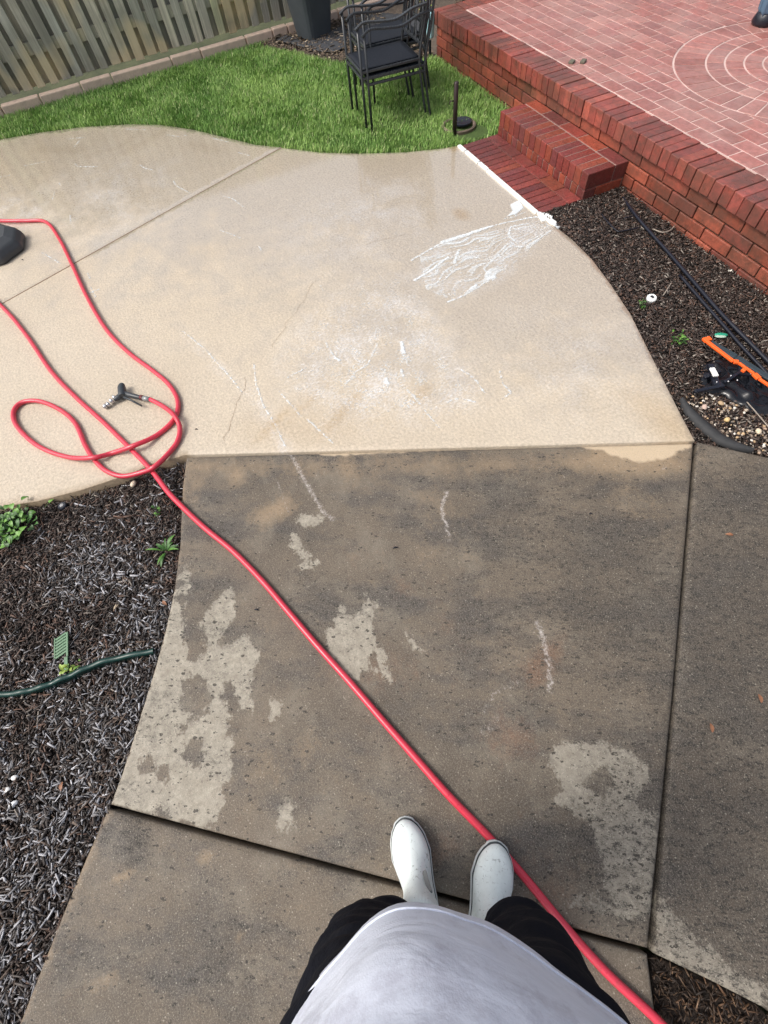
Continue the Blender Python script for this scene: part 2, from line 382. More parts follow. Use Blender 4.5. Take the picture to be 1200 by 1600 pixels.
if (jn @ (np.array(lawn_w[2]) - JB)) < 0:
    farpoly[-2:] = [tuple(JB - jn * gap), tuple(JL - jn * gap)]; nearpoly[:2] = [tuple(JL + jn * gap), tuple(JB + jn * gap)]

def blob(p, px, r, ang=0, z=0.):
    "soft elliptical stain; r in metres (a, b); ang radians of axis a"
    c = G(*px, z)[:2]; d = p - c; ca, sa = math.cos(ang), math.sin(ang)
    u = (d[:, 0] * ca + d[:, 1] * sa) / r[0]; v = (-d[:, 0] * sa + d[:, 1] * ca) / r[1]
    return np.clip(1 - np.sqrt(u * u + v * v), 0, 1)
ANG = math.atan2(*(G(1000, 800) - G(700, 800))[:2][::-1])    # the photograph's left-right direction on the ground
def patio_attrs(p):
    d = dseg(p, G2(LAWN_EDGE) + [(-1.05, -.6), (.09, -.6)])
    wet = np.clip(1.45 - d / 1.7, 0, 1.2) * 1.0
    wet = np.maximum(wet, np.clip(1.15 - np.linalg.norm(p - G(650, 450)[:2], axis=1) / 1.1, 0, 1) * .75)
    wet *= np.clip(dseg(p, G2([(290, 712), (1085, 690)])) / .5, .12, 1)
    tan = blob(p, (720, 335), (.10, .06)) * 1.6 + blob(p, (860, 345), (.16, .08), .2) * .9 + blob(p, (1050, 665), (.35, .16)) * .5
    tan = tan + blob(p, (710, 232), (.06, .05)) * 2 + blob(p, (480, 670), (.5, .15), ANG) * .25
    for c, r in (((540, 640), (.25, .04)), ((430, 660), (.2, .03)), ((660, 615), (.12, .05)), ((480, 630), (.20, .025))):
        tan = tan + blob(p, c, r, ANG + 1.0) * .6
    br = np.clip(1 - dseg(p, G2(LOW_EDGE)) / .035, 0, 1) * .9
    for pts, w in (([(190, 240), (230, 220), (255, 205)], .07), ([(140, 245), (180, 232), (215, 212)], .06), ([(300, 225), (340, 235)], .08), ([(60, 232), (120, 235)], .1)):
        br = np.maximum(br, np.clip(1 - dseg(p, G2(pts)) / w, 0, 1) * .38)
    sp_ = G2([(430, 560), (480, 490), (560, 430), (650, 420), (730, 560), (770, 625), (700, 665), (600, 665), (520, 675), (450, 640)]); fn_ = G2([(650, 405), (700, 375), (850, 340), (870, 358), (780, 440), (705, 475), (660, 455)])
    soap_sheen = np.clip(sdf(p, sp_) / .22 + .35, 0, 1) * .9
    soap_sheen = np.maximum(soap_sheen, np.clip(sdf(p, fn_) / .06 + .6, 0, 1)); soap_sheen = np.maximum(soap_sheen, blob(p, (180, 300), (.9, .7)) * 1.); soap_sheen = np.maximum(soap_sheen, blob(p, (560, 350), (.7, .8)) * .8); soap_sheen = np.maximum(soap_sheen, np.clip(1 - dseg(p, G2([(285, 517), (360, 590), (400, 620), (446, 700)])) / .05, 0, 1) * .9)  # blobs add painted sky sheen to the pale soap film
    soap_sheen = np.maximum(soap_sheen, blob(p, (20, 330), (.6, .5)) * 1.2); soap_sheen = np.maximum(soap_sheen, blob(p, (900, 560), (.6, .6)) * .6)
    return {'wet': wet, 'soap_sheen': soap_sheen, 'tan': np.clip(tan, 0, 1), 'brown': br}
def gentle(V): return 0 * V[:, 0] + .0015 * np.sin(V[:, 0] * 2.3) * np.cos(V[:, 1] * 1.9)
slab('patio', farpoly, .05, M_PATIO, attrs=patio_attrs, zfun=gentle, edge=.0022)
b = MB(); e1, e2 = JB, JL; w_ = jn * (gap + .001); zz = -.0012
b.prism([tuple(e1 + w_), tuple(e2 + w_), tuple(e2 - w_), tuple(e1 - w_)], -.03, zz); tag(b.build('expansion_joint', simple('joint_sealant', (.17, .115, .075), .9, .3, 60, .3)), kind='structure')
slab('patio', nearpoly, .03, M_PATIO, attrs=patio_attrs, zfun=gentle, edge=.0022)

CLEAN = [
 [(268, 925), (284, 912), (302, 912), (297, 935), (286, 960), (287, 985), (289, 1007), (296, 1028), (308, 1030), (318, 1022), (322, 1000), (314, 978), (318, 962), (336, 938), (359, 918), (369, 940), (368, 962), (360, 981), (345, 992), (344, 1008), (362, 1004), (381, 990), (395, 1005), (404, 1022), (402, 1045), (390, 1062), (392, 1110), (376, 1112), (368, 1085), (364, 1058), (354, 1066), (348, 1085), (356, 1112), (358, 1150), (362, 1200), (345, 1235), (352, 1262), (330, 1290), (300, 1292), (168, 1258), (188, 1212), (214, 1130), (238, 1050), (257, 985)],
 [(276, 905), (291, 884), (299, 892), (296, 905), (286, 908)],
 [(460, 829), (468, 842), (475, 861), (488, 872), (501, 880), (488, 888), (475, 887), (466, 868), (454, 851)],
 [(462, 812), (480, 802), (504, 806), (505, 816), (488, 822), (470, 824)],
 [(529, 940), (538, 952), (548, 960), (566, 958), (573, 945), (569, 921), (573, 922), (579, 937), (590, 938), (586, 955), (583, 966), (587, 1000), (596, 1012), (603, 1026), (604, 1044), (610, 1064), (600, 1066), (597, 1048), (588, 1048), (591, 1030), (582, 1024), (575, 1034), (580, 1053), (566, 1050), (557, 1061), (540, 1052), (524, 1036), (511, 1022), (513, 1004), (507, 987), (520, 976), (528, 958)],
 [(632, 989), (650, 1000), (660, 1020), (652, 1014), (640, 1002)],
 [(432, 1262), (450, 1252), (458, 1268), (456, 1295), (440, 1300)],
 [(420, 1095), (440, 1090), (436, 1120), (424, 1130)],
 [(855, 1193), (862, 1170), (900, 1155), (987, 1170), (1010, 1200), (1016, 1230), (1000, 1240), (1000, 1262), (1031, 1273), (1018, 1437), (980, 1437), (958, 1422), (933, 1432), (897, 1412), (915, 1404), (950, 1410), (944, 1385), (936, 1350), (936, 1317), (922, 1292), (905, 1272), (887, 1252), (868, 1258), (858, 1250), (872, 1238), (880, 1222), (866, 1210)],
]
HOLES = [((306, 1088), 24, 34), ((303, 1176), 15, 22), ((228, 1195), 13, 12), ((256, 1208), 12, 12), ((254, 1272), 9, 10), ((312, 1000), 0, 0), ((937, 1220), 20, 24), ((320, 1015), 6, 10), ((282, 1140), 8, 6), ((285, 935), 9, 12)]
def ell(c, a, b_): return [(c[0] + a * math.cos(t), c[1] + b_ * math.sin(t)) for t in np.linspace(0, 2 * math.pi, 14, endpoint=False)]
def walk_attrs(p):
    cl = np.full(len(p), -.12)
    for q in CLEAN: cl = np.maximum(cl, sdf(p, G2(q)))
    for c, a, b_ in HOLES:
        if a: cl = np.minimum(cl, -sdf(p, G2(ell(c, a, b_))))
    tan = blob(p, (428, 800), (.09, .17), 0.2) * 1.3 + blob(p, (370, 745), (.09, .06)) * .9 + blob(p, (545, 735), (.12, .07)) * .6 + blob(p, (990, 712), (.35, .13), ANG) * 1.2 \
        + blob(p, (985, 790), (.25, .2)) * .4 + blob(p, (450, 1180), (.1, .25)) * .35 + blob(p, (700, 820), (.3, .2)) * .3 + blob(p, (300, 760), (.2, .1)) * .45
    tan = tan + np.clip(1 - dseg(p, G2([(290, 730), (640, 725), (1040, 725)])) / .10, 0, 1) * .5
    tan = tan + np.clip(.9 - dseg(p, G2([(283, 760), (270, 930), (170, 1260), (30, 1600)])) / .03, 0, 1) * .6
    rust = blob(p, (855, 1030), (.05, .14), .5) * 1.1 + blob(p, (800, 1150), (.12, .12)) * 1. + blob(p, (840, 1040), (.08, .16), .3) * .8 + blob(p, (600, 1050), (.13, .2)) * .6 + blob(p, (625, 920), (.08, .08)) * .6 \
        + blob(p, (680, 1330), (.06, .12)) * .9 + blob(p, (860, 1370), (.2, .16)) * .45 + blob(p, (560, 870), (.1, .1)) * .4 + blob(p, (720, 1000), (.3, .2)) * .25
    dark = .25 + blob(p, (860, 800), (.5, .35), ANG) * .6 + blob(p, (930, 950), (.6, .5), ANG) * .8 + blob(p, (1150, 900), (.6, .8)) * .9 + blob(p, (1150, 1350), (.5, .5)) * 1.2 + blob(p, (980, 1330), (.3, .3)) * .9 \
        + blob(p, (330, 940), (.5, .15)) * .4 + blob(p, (350, 1350), (.3, .2)) * .3 + blob(p, (500, 900), (.4, .2)) * .3
    dark *= np.clip(1.35 - blob(p, (520, 760), (.9, .35), ANG) * 1.2, 0, 1)
    dark = np.maximum(dark, np.clip(1 - dseg(p, G2([(1087, 690), (1017, 1487)])) / .035, 0, 1) * .9)
    dark = np.maximum(dark, np.clip(1 - dseg(p, G2([(170, 1262), (1017, 1488)])) / .022, 0, 1) * .8)
    sc = np.zeros(len(p))
    for pts, w, s_ in (([(450, 700), (475, 750), (505, 800), (520, 812)], .012, .8), ([(698, 768), (689, 795), (696, 815), (702, 842)], .007, 1.), ([(838, 970), (846, 990), (852, 1010), (858, 1040), (860, 1078)], .010, .9),
                       ([(812, 1064), (790, 1075), (768, 1090), (758, 1112)], .013, .45), ([(778, 1120), (765, 1138), (752, 1146)], .012, .5), ([(430, 745), (450, 800)], .008, .5), ([(1033, 735), (1040, 730)], .008, .6)):
        sc = np.maximum(sc, np.clip(1.5 - dseg(p, G2(pts)) / w, 0, 1) * s_)
    bare = sdf(p, G2([(420, 700), (520, 713), (700, 703), (800, 698), (900, 697), (930, 702), (955, 712), (985, 721), (1012, 722), (1040, 718), (1062, 706), (1078, 700), (1086, 680), (420, 690)]))
    soft = blob(p, (980, 1320), (.45, .5)) * 1.5
    return {'clean': cl, 'tan': np.clip(tan, 0, 1), 'rust': np.clip(rust, 0, 1), 'dark': np.clip(dark, 0, 1.2), 'scuff': np.clip(sc, 0, 1), 'bare': np.clip(bare, -.1, .1), 'softc': np.clip(soft, 0, 1)}
def right_attrs(p):
    a = walk_attrs(p); q = sdf(p, G2([(1030, 1400), (1048, 1425), (1085, 1462), (1130, 1500), (1200, 1550), (1200, 1600), (1020, 1493)]))
    a['clean'] = np.maximum(np.full(len(p), -.12), q); a['softc'] = np.clip(blob(p, (1100, 1490), (.5, .4)), 0, 1); a['bare'] = a['bare'] * 0 - .1
    a['dark'] = np.clip(a['dark'] + .45, 0, 1.4); return a
def front_attrs(p):
    a = walk_attrs(p); a['clean'] = a['clean'] * 0 - .12; a['bare'] = a['clean']
    a['tan'] = np.clip(a['tan'] + blob(p, (190, 1370), (.02, .06)) + blob(p, (320, 1340), (.03, .05)) + blob(p, (380, 1460), (.02, .04)) * .8 + blob(p, (170, 1530), (.02, .12)) * .7, 0, 1)
    a['dark'] = np.clip(.22 + blob(p, (215, 1300), (.14, .06)) * 1.2 + blob(p, (400, 1500), (.3, .3)) * .3, 0, 1); return a
TL, TR, BR_, BL_ = (291, 714), (1084, 692.5), (1012, 1482), (172, 1257)
slab('walkway', G2([TL, (640, 704.5), TR, (1052, 1080), BR_, BL_, (190, 1209), (215, 1130), (240, 1050), (258, 985), (272, 921), (281, 850), (285, 760)]), .013, M_WALK, attrs=walk_attrs)
slab('walkway', G2([(168, 1264), (1012, 1492), (1026, 1600)]) + [(3.9, -2.35), (3.9, -4.4), (2.8, -4.25)] + G2([(30, 1600), (95, 1435), (130, 1350)]), .02, M_WALK, attrs=front_attrs)
slab('walkway', G2([(1090, 690), (1200, 714)]) + [(2.35, -.2), (2.6, 1.), (4.2, 1.), (4.1, -1.2), (3.6, -1.9)] + G2([(1200, 1578), (1110, 1532), (1022, 1490), (1056, 1090)]), .02, M_WALK, attrs=right_attrs)

# hairline crack in the patio
def ribbon(pts, w, z):
    pts = np.array(pts, float); v = []; f = []
    for i, q in enumerate(pts):
        t = pts[min(i + 1, len(pts) - 1)] - pts[max(i - 1, 0)]; t /= np.linalg.norm(t) + 1e-9; n_ = np.array([-t[1], t[0]]); ww = w * (.5 + random.random())
        v += [(*(q + n_ * ww), z), (*(q - n_ * ww), z)]
        if i: f.append((2 * i - 2, 2 * i - 1, 2 * i + 1, 2 * i))
    return v, f
b = MB()
for pts in ([(505, 430), (490, 440), (465, 480), (445, 510), (425, 545)], [(382, 590), (378, 620), (365, 650), (350, 690)], [(640, 366), (600, 375), (560, 384)]):
    pl = spline(G2(pts), 14); wk = np.cumsum(rng.normal(0, .0035, (len(pl), 2)), 0); wk -= np.linspace(0, 1, len(pl))[:, None] * wk[-1]; pl = [q + w_ + rng.normal(0, .0015, 2) for q, w_ in zip(pl, wk)]; v, f = ribbon(pl, .0007, .0026); b.add(v, f)
tag(b.build('patio_crack', simple('crack_line', (.27, .20, .14), .9)), kind='structure')

# ------------------------------------------------------------------ foam left by the washing
def foam():
    F = []
    def ln(pts, w, s=1.): F.append((G2(pts), max(w, 2.2) * .0026, s))
    ln([(643, 407), (665, 394), (687, 382), (725, 370), (775, 352), (825, 341), (855, 338)], 3.6); ln([(690, 379), (725, 368), (765, 355)], 6)
    ln([(648, 438), (670, 425), (700, 402)], 4.4); ln([(710, 411), (717, 391)], 4.5); ln([(683, 442), (694, 425), (705, 418)], 3)
    ln([(700, 472), (725, 462), (750, 447), (765, 436)], 3.2); ln([(735, 452), (744, 446)], 5); ln([(763, 436), (771, 433)], 6.5)
    ln([(765, 433), (756, 420), (775, 402), (797, 386), (825, 386), (845, 371), (862, 360)], 3.2); ln([(805, 378), (794, 368), (798, 355), (826, 349)], 3.4)
    ln([(845, 342), (856, 340), (862, 346), (872, 356)], 5); ln([(820, 332), (800, 340), (788, 342)], 2.4)
    for pts, w in (([(198, 202), (227, 203)], 1.6), ([(262, 211), (280, 214)], 1.8), ([(289, 212), (291, 212)], 3), ([(332, 216), (357, 222)], 1.6), ([(373, 239), (390, 243)], 1.3), ([(105, 217), (133, 215)], 1.3), ([(124, 220), (117, 229)], 2.2),
                   ([(40, 259), (70, 253)], 1.8), ([(117, 256), (122, 261), (154, 261)], 2), ([(219, 258), (227, 264), (240, 266)], 2.2), ([(271, 283), (276, 291), (297, 302)], 2.3), ([(350, 307), (364, 311), (381, 324)], 2), ([(0, 277), (15, 274)], 2),
                   ([(86, 300), (82, 312)], 2), ([(110, 337), (111, 349)], 2), ([(135, 459), (155, 452)], 2.6), ([(142, 449), (150, 465)], 1.8), ([(137, 427), (141, 436)], 1.2), ([(66, 395), (95, 412)], 1), ([(93, 287), (95, 290)], 2.6),
                   ([(397, 570), (400, 600), (412, 635)], 2.6), ([(412, 635), (432, 665), (446, 700)], 2.2), ([(437, 612), (470, 650)], 1.9), ([(480, 655), (520, 692)], 1.9), ([(285, 517), (320, 545), (360, 590), (378, 612)], .9),
                   ([(632, 606), (645, 617), (660, 636), (685, 668)], 2.1), ([(540, 600), (560, 578), (575, 570), (590, 538)], 2.2), ([(508, 535), (526, 562)], 1.5), ([(523, 559), (530, 563)], 4), ([(500, 447), (505, 455)], 2.2),
                   ([(720, 578), (740, 590)], 2.), ([(742, 592), (757, 614)], 2.4), ([(781, 580), (785, 598)], 2.4), ([(786, 600), (799, 614), (785, 623)], 2.), ([(698, 628), (720, 622)], 2), ([(729, 625), (742, 628)], 3),
                   ([(628, 535), (630, 552)], 5), ([(627, 578), (629, 586)], 4), ([(603, 592), (606, 600)], 5), ([(450, 590), (478, 575)], 2), ([(345, 360), (375, 372)], .8), ([(405, 385), (408, 392)], 2)): ln(pts, w)
    P_, Q, Z = [], [], []; hub = G(880, 342)[:2]; fan = G2([(655, 400), (700, 378), (850, 343), (865, 358), (770, 440), (705, 470), (665, 452)])
    spk = G2([(440, 560), (480, 500), (560, 440), (650, 430), (720, 560), (760, 620), (700, 660), (600, 660), (520, 670), (450, 640)]); spc = G2([(470, 580), (550, 540), (610, 480), (640, 540), (690, 600), (640, 650), (540, 650)])
    wht = G2([(796, 320), (812, 312), (819, 325), (808, 335), (790, 340), (800, 330)]); c = .0042
    done = set(); quads = []
    def cells(lo, hi):
        return np.array([(i, j) for i in range(int(lo[0] / c), int(hi[0] / c) + 1) for j in range(int(lo[1] / c), int(hi[1] / c) + 1)])
    def fld(p, lines=F, fans=False, speck=False):
        v = np.full(len(p), -1.)
        for pts, w, s_ in lines: v = np.maximum(v, w - dseg(p, pts))
        n1 = nz(p, 60, 3.); n2 = nz(p, 160, 8.); v = v + n1 * .008 + n2 * .008 - .001
        if fans:
            d = p - hub; r = np.linalg.norm(d, axis=1); th = np.arctan2(d[:, 1], d[:, 0])
            n3 = nz(np.c_[th * 34 + nz(p, 7, 1) * 3.0, r * 5], 1., 5.); n4 = nz(p, 75, 2.)
            v = np.maximum(v, np.where(inside(p, fan), np.minimum(sdf(p, fan) * .6, (n3 * .65 + n4 * .3 - .0) * .016), -1))
            v = np.maximum(v, sdf(p, wht) + n1 * .004)
        if speck:
            n5 = nz(p, 120, 4.); n6 = nz(p, 14, 9.); m = np.clip(sdf(p, spk) * 4, -1, .28) + np.clip(sdf(p, spc) * 2, 0, .16)
            v = np.maximum(v, np.where(m > 0, (n5 + n6 * .5 + m - .62) * .014, -1))
        return v
    acc = {}
    def run(lo, hi, **k):
        g = cells(lo, hi); p = (g + .5) * c; v = fld(p, **k)
        for (i, j), q in zip(g[v > 0], v[v > 0]): acc[(i, j)] = max(acc.get((i, j), 0), q)
    A = np.array(fan + wht); run(A.min(0) - .05, A.max(0) + .05, fans=True)
    A = np.array(spk); run(A.min(0), A.max(0), speck=True)
    for L in F:
        A = np.array(L[0]); run(A.min(0) - .03, A.max(0) + .03, lines=[L])
    # corner heights
    vi = {}; v = []; f = []; cov = []
    for (i, j) in acc:
        q = []
        for a, b_ in ((i, j), (i + 1, j), (i + 1, j + 1), (i, j + 1)):
            if (a, b_) not in vi:
                h = [acc.get((a - x, b_ - y), -.004) for x in (0, 1) for y in (0, 1)]; hh = sum(h) / 4; edge = min(h) < 0; cov.append(hh)
                vi[(a, b_)] = len(v); jx, jy = rng.uniform(-.1, .1, 2) * c
                v.append((a * c + jx, b_ * c + jy, .0018 + gentle(np.array([[a * c, b_ * c]]))[0] + (0 if edge else min(.0022, .0005 + hh * .2) + random.random() * .0005)))
            q.append(vi[(a, b_)])
        f.append(q)
    m = N('soap_foam'); m.set(Base_Color=m.mix(m.noise(90, 3), (.76, .83, .87), (.84, .89, .92)), Roughness=.3, Alpha=m.math('MULTIPLY', m.rng(m.attr('cov'), -.003, .009, .0, .85), m.rng(m.noise(230, 4, .8), .32, .55, .45, 1))); m.bump(m.noise(350, 3, .7), .5, .002)
    o = npmesh('soap_foam', v, f, m.m, smooth=True, attrs={'cov': cov})
    tag(o, 'white soapy foam streaks drifting over the wet tan patio', 'foam', kind='stuff')
foam()

# ------------------------------------------------------------------ lawn
curb_px = [(0, 166), (125, 133), (173, 119), (200, 112), (267, 93), (313, 80), (385, 61), (425, 47), (467, 32)]
CURB = [tuple(G(x, y, .06)[:2]) for x, y in curb_px]
cdir = np.array(CURB[-1]) - np.array(CURB[0]); cdir /= np.linalg.norm(cdir)
CURB0 = np.array(CURB[0]); slope_fit = np.polyfit([q[1] for q in CURB], [q[0] for q in CURB], 1)
def curbx(y): return slope_fit[0] * y + slope_fit[1]
lawn_far = [tuple(G(x, y)[:2]) for x, y in [(677, 88), (620, 92), (533, 97), (500, 91), (467, 83), (433, 76), (405, 71)]]
lawn_poly = [(-1.06, -.60), (-1.06, -.30), (-1.06, -.005), (-2.62, -.005)] + lawn_far[1:] + [(curbx(y) + .01, y) for y in (-1.2, -2, -3, -4, -5, -6)] + lawn_w
slab('lawn', lawn_poly, .12, M_LAWN, z=-.012, edge=.01)
def grass():
    P_ = np.array(lawn_poly); lo, hi = P_.min(0), P_.max(0); hi[1] = 0; lo[1] = -4.6
    n = 215000; p = rng.uniform(lo, hi, (n, 2)); p = p[inside(p, lawn_poly)]
    p = p[(np.linalg.norm(p - np.array([-1.215, -.44]), axis=1) > .135)]; n = len(p)
    cl = nz(p, 1.6, 1.); c2 = nz(p, 9., 4.); c3 = nz(p, 3.5, 7.)
    eg = np.clip(1 - dseg(p, G2(LAWN_EDGE)) / .05, 0, 1) * (.4 + nz(p, 14, 3.))
    h = rng.uniform(.020, .046, n) * (1 + .8 * np.clip(eg, 0, 1)) * (1 + .35 * c2) * .9; w = rng.uniform(.0016, .0034, n)
    a = rng.uniform(0, 2 * math.pi, n); le = rng.uniform(.1, .75, n) * h; ld = rng.uniform(0, 2 * math.pi, n) * .55 + c3 * 3
    ex = np.c_[np.cos(a), np.sin(a)] * w[:, None]; ln_ = np.c_[np.cos(ld), np.sin(ld)] * le[:, None]
    z0 = np.full(n, -.014)
    v = np.zeros((n, 5, 3)); v[:, 0, :2] = p - ex; v[:, 1, :2] = p + ex; v[:, 2, :2] = p + ln_ * .4 + ex * .8; v[:, 3, :2] = p + ln_ * .4 - ex * .8; v[:, 4, :2] = p + ln_
    v[:, 0, 2] = v[:, 1, 2] = z0; v[:, 2, 2] = v[:, 3, 2] = z0 + h * .6; v[:, 4, 2] = z0 + h
    i = np.arange(n)[:, None] * 5; f = np.concatenate([i + np.array([0, 1, 2]), i + np.array([0, 2, 3]), i + np.array([3, 2, 4])])
    t = np.clip(.5 + cl * .7 + c2 * .45 + rng.normal(0, .22, n), 0, 1)[:, None]
    c = np.array([.12, .25, .05]) * (1 - t) + np.array([.31, .47, .13]) * t
    dry = rng.random(n) < .07; c[dry] = (.45, .50, .24)
    c = np.repeat(c, 5, 0)
    tag(npmesh('grass', v.reshape(-1, 3), f, M_GRASS, cols=c), 'short green lawn grass between curb and patio', 'grass', kind='stuff')
grass()

# ------------------------------------------------------------------ curb blocks and fence
cg = 'curb blocks along the fence'
cuts = [-5.9, -5.3, -4.75] + [float(G(x, y, .06)[1]) for x, y in [(0, 166), (60, 150), (125, 133), (173, 119), (267, 93), (313, 80), (385, 61), (425, 47), (447, 39)]]
cuts += [cuts[-1] + .26, cuts[-1] + .58, cuts[-1] + .9, cuts[-1] + 1.3, cuts[-1] + 1.7, cuts[-1] + 2.1]
pal = ['pinkish', 'pale', 'sandy', 'stained']
for i in range(len(cuts) - 1):
    y0, y1 = cuts[i] + .005, cuts[i + 1] - .005; b = MB(); xm = curbx((y0 + y1) / 2); L = y1 - y0
    b.box((0.012, 0, -.005), (.078 + random.uniform(-.004, .004), L, .14))
    o = b.build('curb_block', M_CURB, bevel=.009); o.location = (xm - .05, (y0 + y1) / 2, random.uniform(-.004, .004)); o.rotation_euler.z = -math.atan(slope_fit[0]) + random.uniform(-.008, .008)
    vis = i - 3
    where = ['far left end of the row, beside the lit yellow boards', 'second from the left picture edge', 'third from the left picture edge', 'fourth from the left, short with a dark joint', 'fifth from the left, the longest one', 'between the short and the medium block above mid lawn',
             'last one bordered by lawn, left of the dark bed', 'first one bordering the dark bed left of the bin', 'short one just left of the grey bin', 'directly behind the grey bin', 'right of the grey bin above the black fabric', 'behind the rear chair stack']
    tag(o, ('low tan concrete curb block, ' + where[vis]) if 0 <= vis < len(where) else 'low tan concrete curb block beyond the edge of the picture', 'curb block', cg)
fence = empty('wooden_fence', (curbx(-2) - .15, -2, 0), 'weathered grey board fence behind the curb blocks and lawn', 'fence')
fr, bk = MB(), MB(); y = -6.; pitch = .122
WC_ = [(.62, .60, .50), (.74, .70, .58), (.52, .51, .43), (.78, .73, .58), (.60, .61, .53), (.44, .43, .37)]
j = 0
while y < 2.2:
    x = curbx(y) - .125
    w = random.uniform(.066, .090); c = random.choice(WC_); lit = (-1.75 < y < -1.05) or y < -3.75  # dappled sun is painted in as yellower, brighter boards
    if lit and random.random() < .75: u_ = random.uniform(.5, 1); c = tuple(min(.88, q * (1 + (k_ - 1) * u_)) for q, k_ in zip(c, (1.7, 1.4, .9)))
    lean = random.uniform(-.014, .014)
    M_ = Matrix.Rotation(lean, 3, 'X') @ Matrix.Rotation(-math.atan(slope_fit[0]) + random.uniform(-.02, .02), 3, 'Z')
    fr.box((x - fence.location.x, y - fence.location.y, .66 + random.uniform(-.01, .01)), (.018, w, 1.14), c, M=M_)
    c2 = tuple(q * .6 for q in random.choice(WC_))  # back boards darkened to paint in the shade of the gaps
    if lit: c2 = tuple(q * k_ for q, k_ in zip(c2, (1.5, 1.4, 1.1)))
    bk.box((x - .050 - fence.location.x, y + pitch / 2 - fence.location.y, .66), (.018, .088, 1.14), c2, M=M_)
    y += pitch + random.uniform(-.004, .004); j += 1
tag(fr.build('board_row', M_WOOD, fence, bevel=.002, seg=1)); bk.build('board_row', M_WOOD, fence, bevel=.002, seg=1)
for z in (.34, 1.05):
    b = MB(); ya, yb = -6., 2.2
    b.bar((curbx(ya) - .148 - fence.location.x, ya - fence.location.y, z), (curbx(yb) - .148 - fence.location.x, yb - fence.location.y, z), .028, .085, (.50, .48, .38)); b.build('rail', M_WOOD, fence)

# bed behind the lawn: bare soil, black landscape fabric, litter
bedpoly = lawn_far[:1] + lawn_far[1:] + [(curbx(y) + .005, y) for y in (-1.15, 0, 2.2)] + [(-2.9, 2.2), (-2.62, -.0)]
slab('planting_bed', bedpoly, .1, M_BED, z=-.008, edge=.01, zfun=lambda V: .01 * np.sin(V[:, 0] * 7) * np.cos(V[:, 1] * 6))
def fabric(pxs, seed):
    q = spline(G2(pxs) + [G2(pxs)[0]], 6)[:-1]
    g = np.array(q); lo, hi = g.min(0), g.max(0); st = .03
    gx, gy = np.meshgrid(np.arange(lo[0], hi[0], st), np.arange(lo[1], hi[1], st)); p = np.c_[gx.ravel(), gy.ravel()]; n1, n0 = gx.shape
    ins = inside(p, [tuple(t) for t in g]); h = .012 + .012 * np.abs(nz(p, 7, seed)) + .006 * nz(p, 22, seed)
    ids = -np.ones(len(p), int); f = []
    for i in range(n1 - 1):
        for j in range(n0 - 1):
            a = i * n0 + j; qd = (a, a + 1, a + n0 + 1, a + n0)
            if ins[list(qd)].all(): f.append(qd)
    o = npmesh('landscape_fabric', np.c_[p, h], f, M_FABRIC, smooth=True); s_ = o.modifiers.new('t', 'SOLIDIFY'); s_.thickness = .002; return o
tag(fabric([(430, 66), (450, 55), (480, 66), (515, 50), (540, 42), (545, 70), (528, 82), (500, 84), (460, 74)], 2.), 'crumpled black landscape fabric lying around the grey bin', 'landscape fabric')
tag(fabric([(540, 30), (600, 22), (660, 32), (655, 60), (600, 78), (550, 76)], 6.), 'black landscape fabric under the rear chair stack', 'landscape fabric')

# ------------------------------------------------------------------ chips
def chips(name, poly, n, zf, colf, lr=(.010, .056), wr=(.0022, .0085), label='', seed=0, tilt=.35):
    P_ = np.array(poly); lo, hi = P_.min(0), P_.max(0); p = rng.uniform(lo, hi, (int(n), 2)); p = p[inside(p, poly)]; n = len(p)
    L = np.exp(rng.uniform(math.log(lr[0]), math.log(lr[1]), n)) / 2; w = rng.uniform(*wr, n) / 2 * (.6 + L / lr[1] * 1.2); t = rng.uniform(.0010, .0028, n)
    a = rng.uniform(0, 2 * math.pi, n) * .5 + nz(p, 9, seed) * 3.2 + (rng.random(n) < .35) * rng.uniform(0, 3, n); pi_ = rng.normal(0, tilt, n); ro = rng.normal(0, .5, n)
    ux = np.c_[np.cos(a) * np.cos(pi_), np.sin(a) * np.cos(pi_), np.sin(pi_)]
    uy = np.c_[-np.sin(a) * np.cos(ro), np.cos(a) * np.cos(ro), np.sin(ro)]; uz = np.cross(ux, uy); uz /= np.linalg.norm(uz, axis=1)[:, None]
    z = zf(p) + rng.uniform(.0, .016, n); c = np.c_[p, z]; v = np.zeros((n, 8, 3)); k = 0
    bow = rng.normal(0, .05, n) * L
    for sx in (-1, 1):
        for sy in (-1, 1):
            for sz in (-1, 1):
                tw = rng.uniform(.25, 1., n); v[:, k] = c + ux * (L * sx)[:, None] + uy * (w * sy * tw + bow * (sx > 0))[:, None] + uz * (t * sz)[:, None]; k += 1
    i = np.arange(n)[:, None] * 8; f = np.concatenate([i + np.array(q) for q in [(0, 1, 3, 2), (4, 6, 7, 5), (0, 4, 5, 1), (2, 3, 7, 6), (0, 2, 6, 4), (1, 5, 7, 3)]])
    cols = np.repeat(colf(p, n), 8, 0); o = npmesh(name, v.reshape(-1, 3), f, M_CHIP, cols=cols)
    return tag(o, label, 'mulch', kind='stuff')
def pick(n, pals, wts): return np.array(pals)[rng.choice(len(pals), n, p=np.array(wts) / sum(wts))] * rng.uniform(.7, 1.3, (n, 1))
GREY = [(.33, .33, .35), (.19, .185, .19), (.07, .06, .055), (.03, .022, .018), (.40, .40, .42), (.12, .085, .065)]
DARK = [(.085, .062, .052), (.045, .030, .024), (.022, .015, .012), (.12, .07, .05), (.24, .21, .18), (.010, .008, .007)]
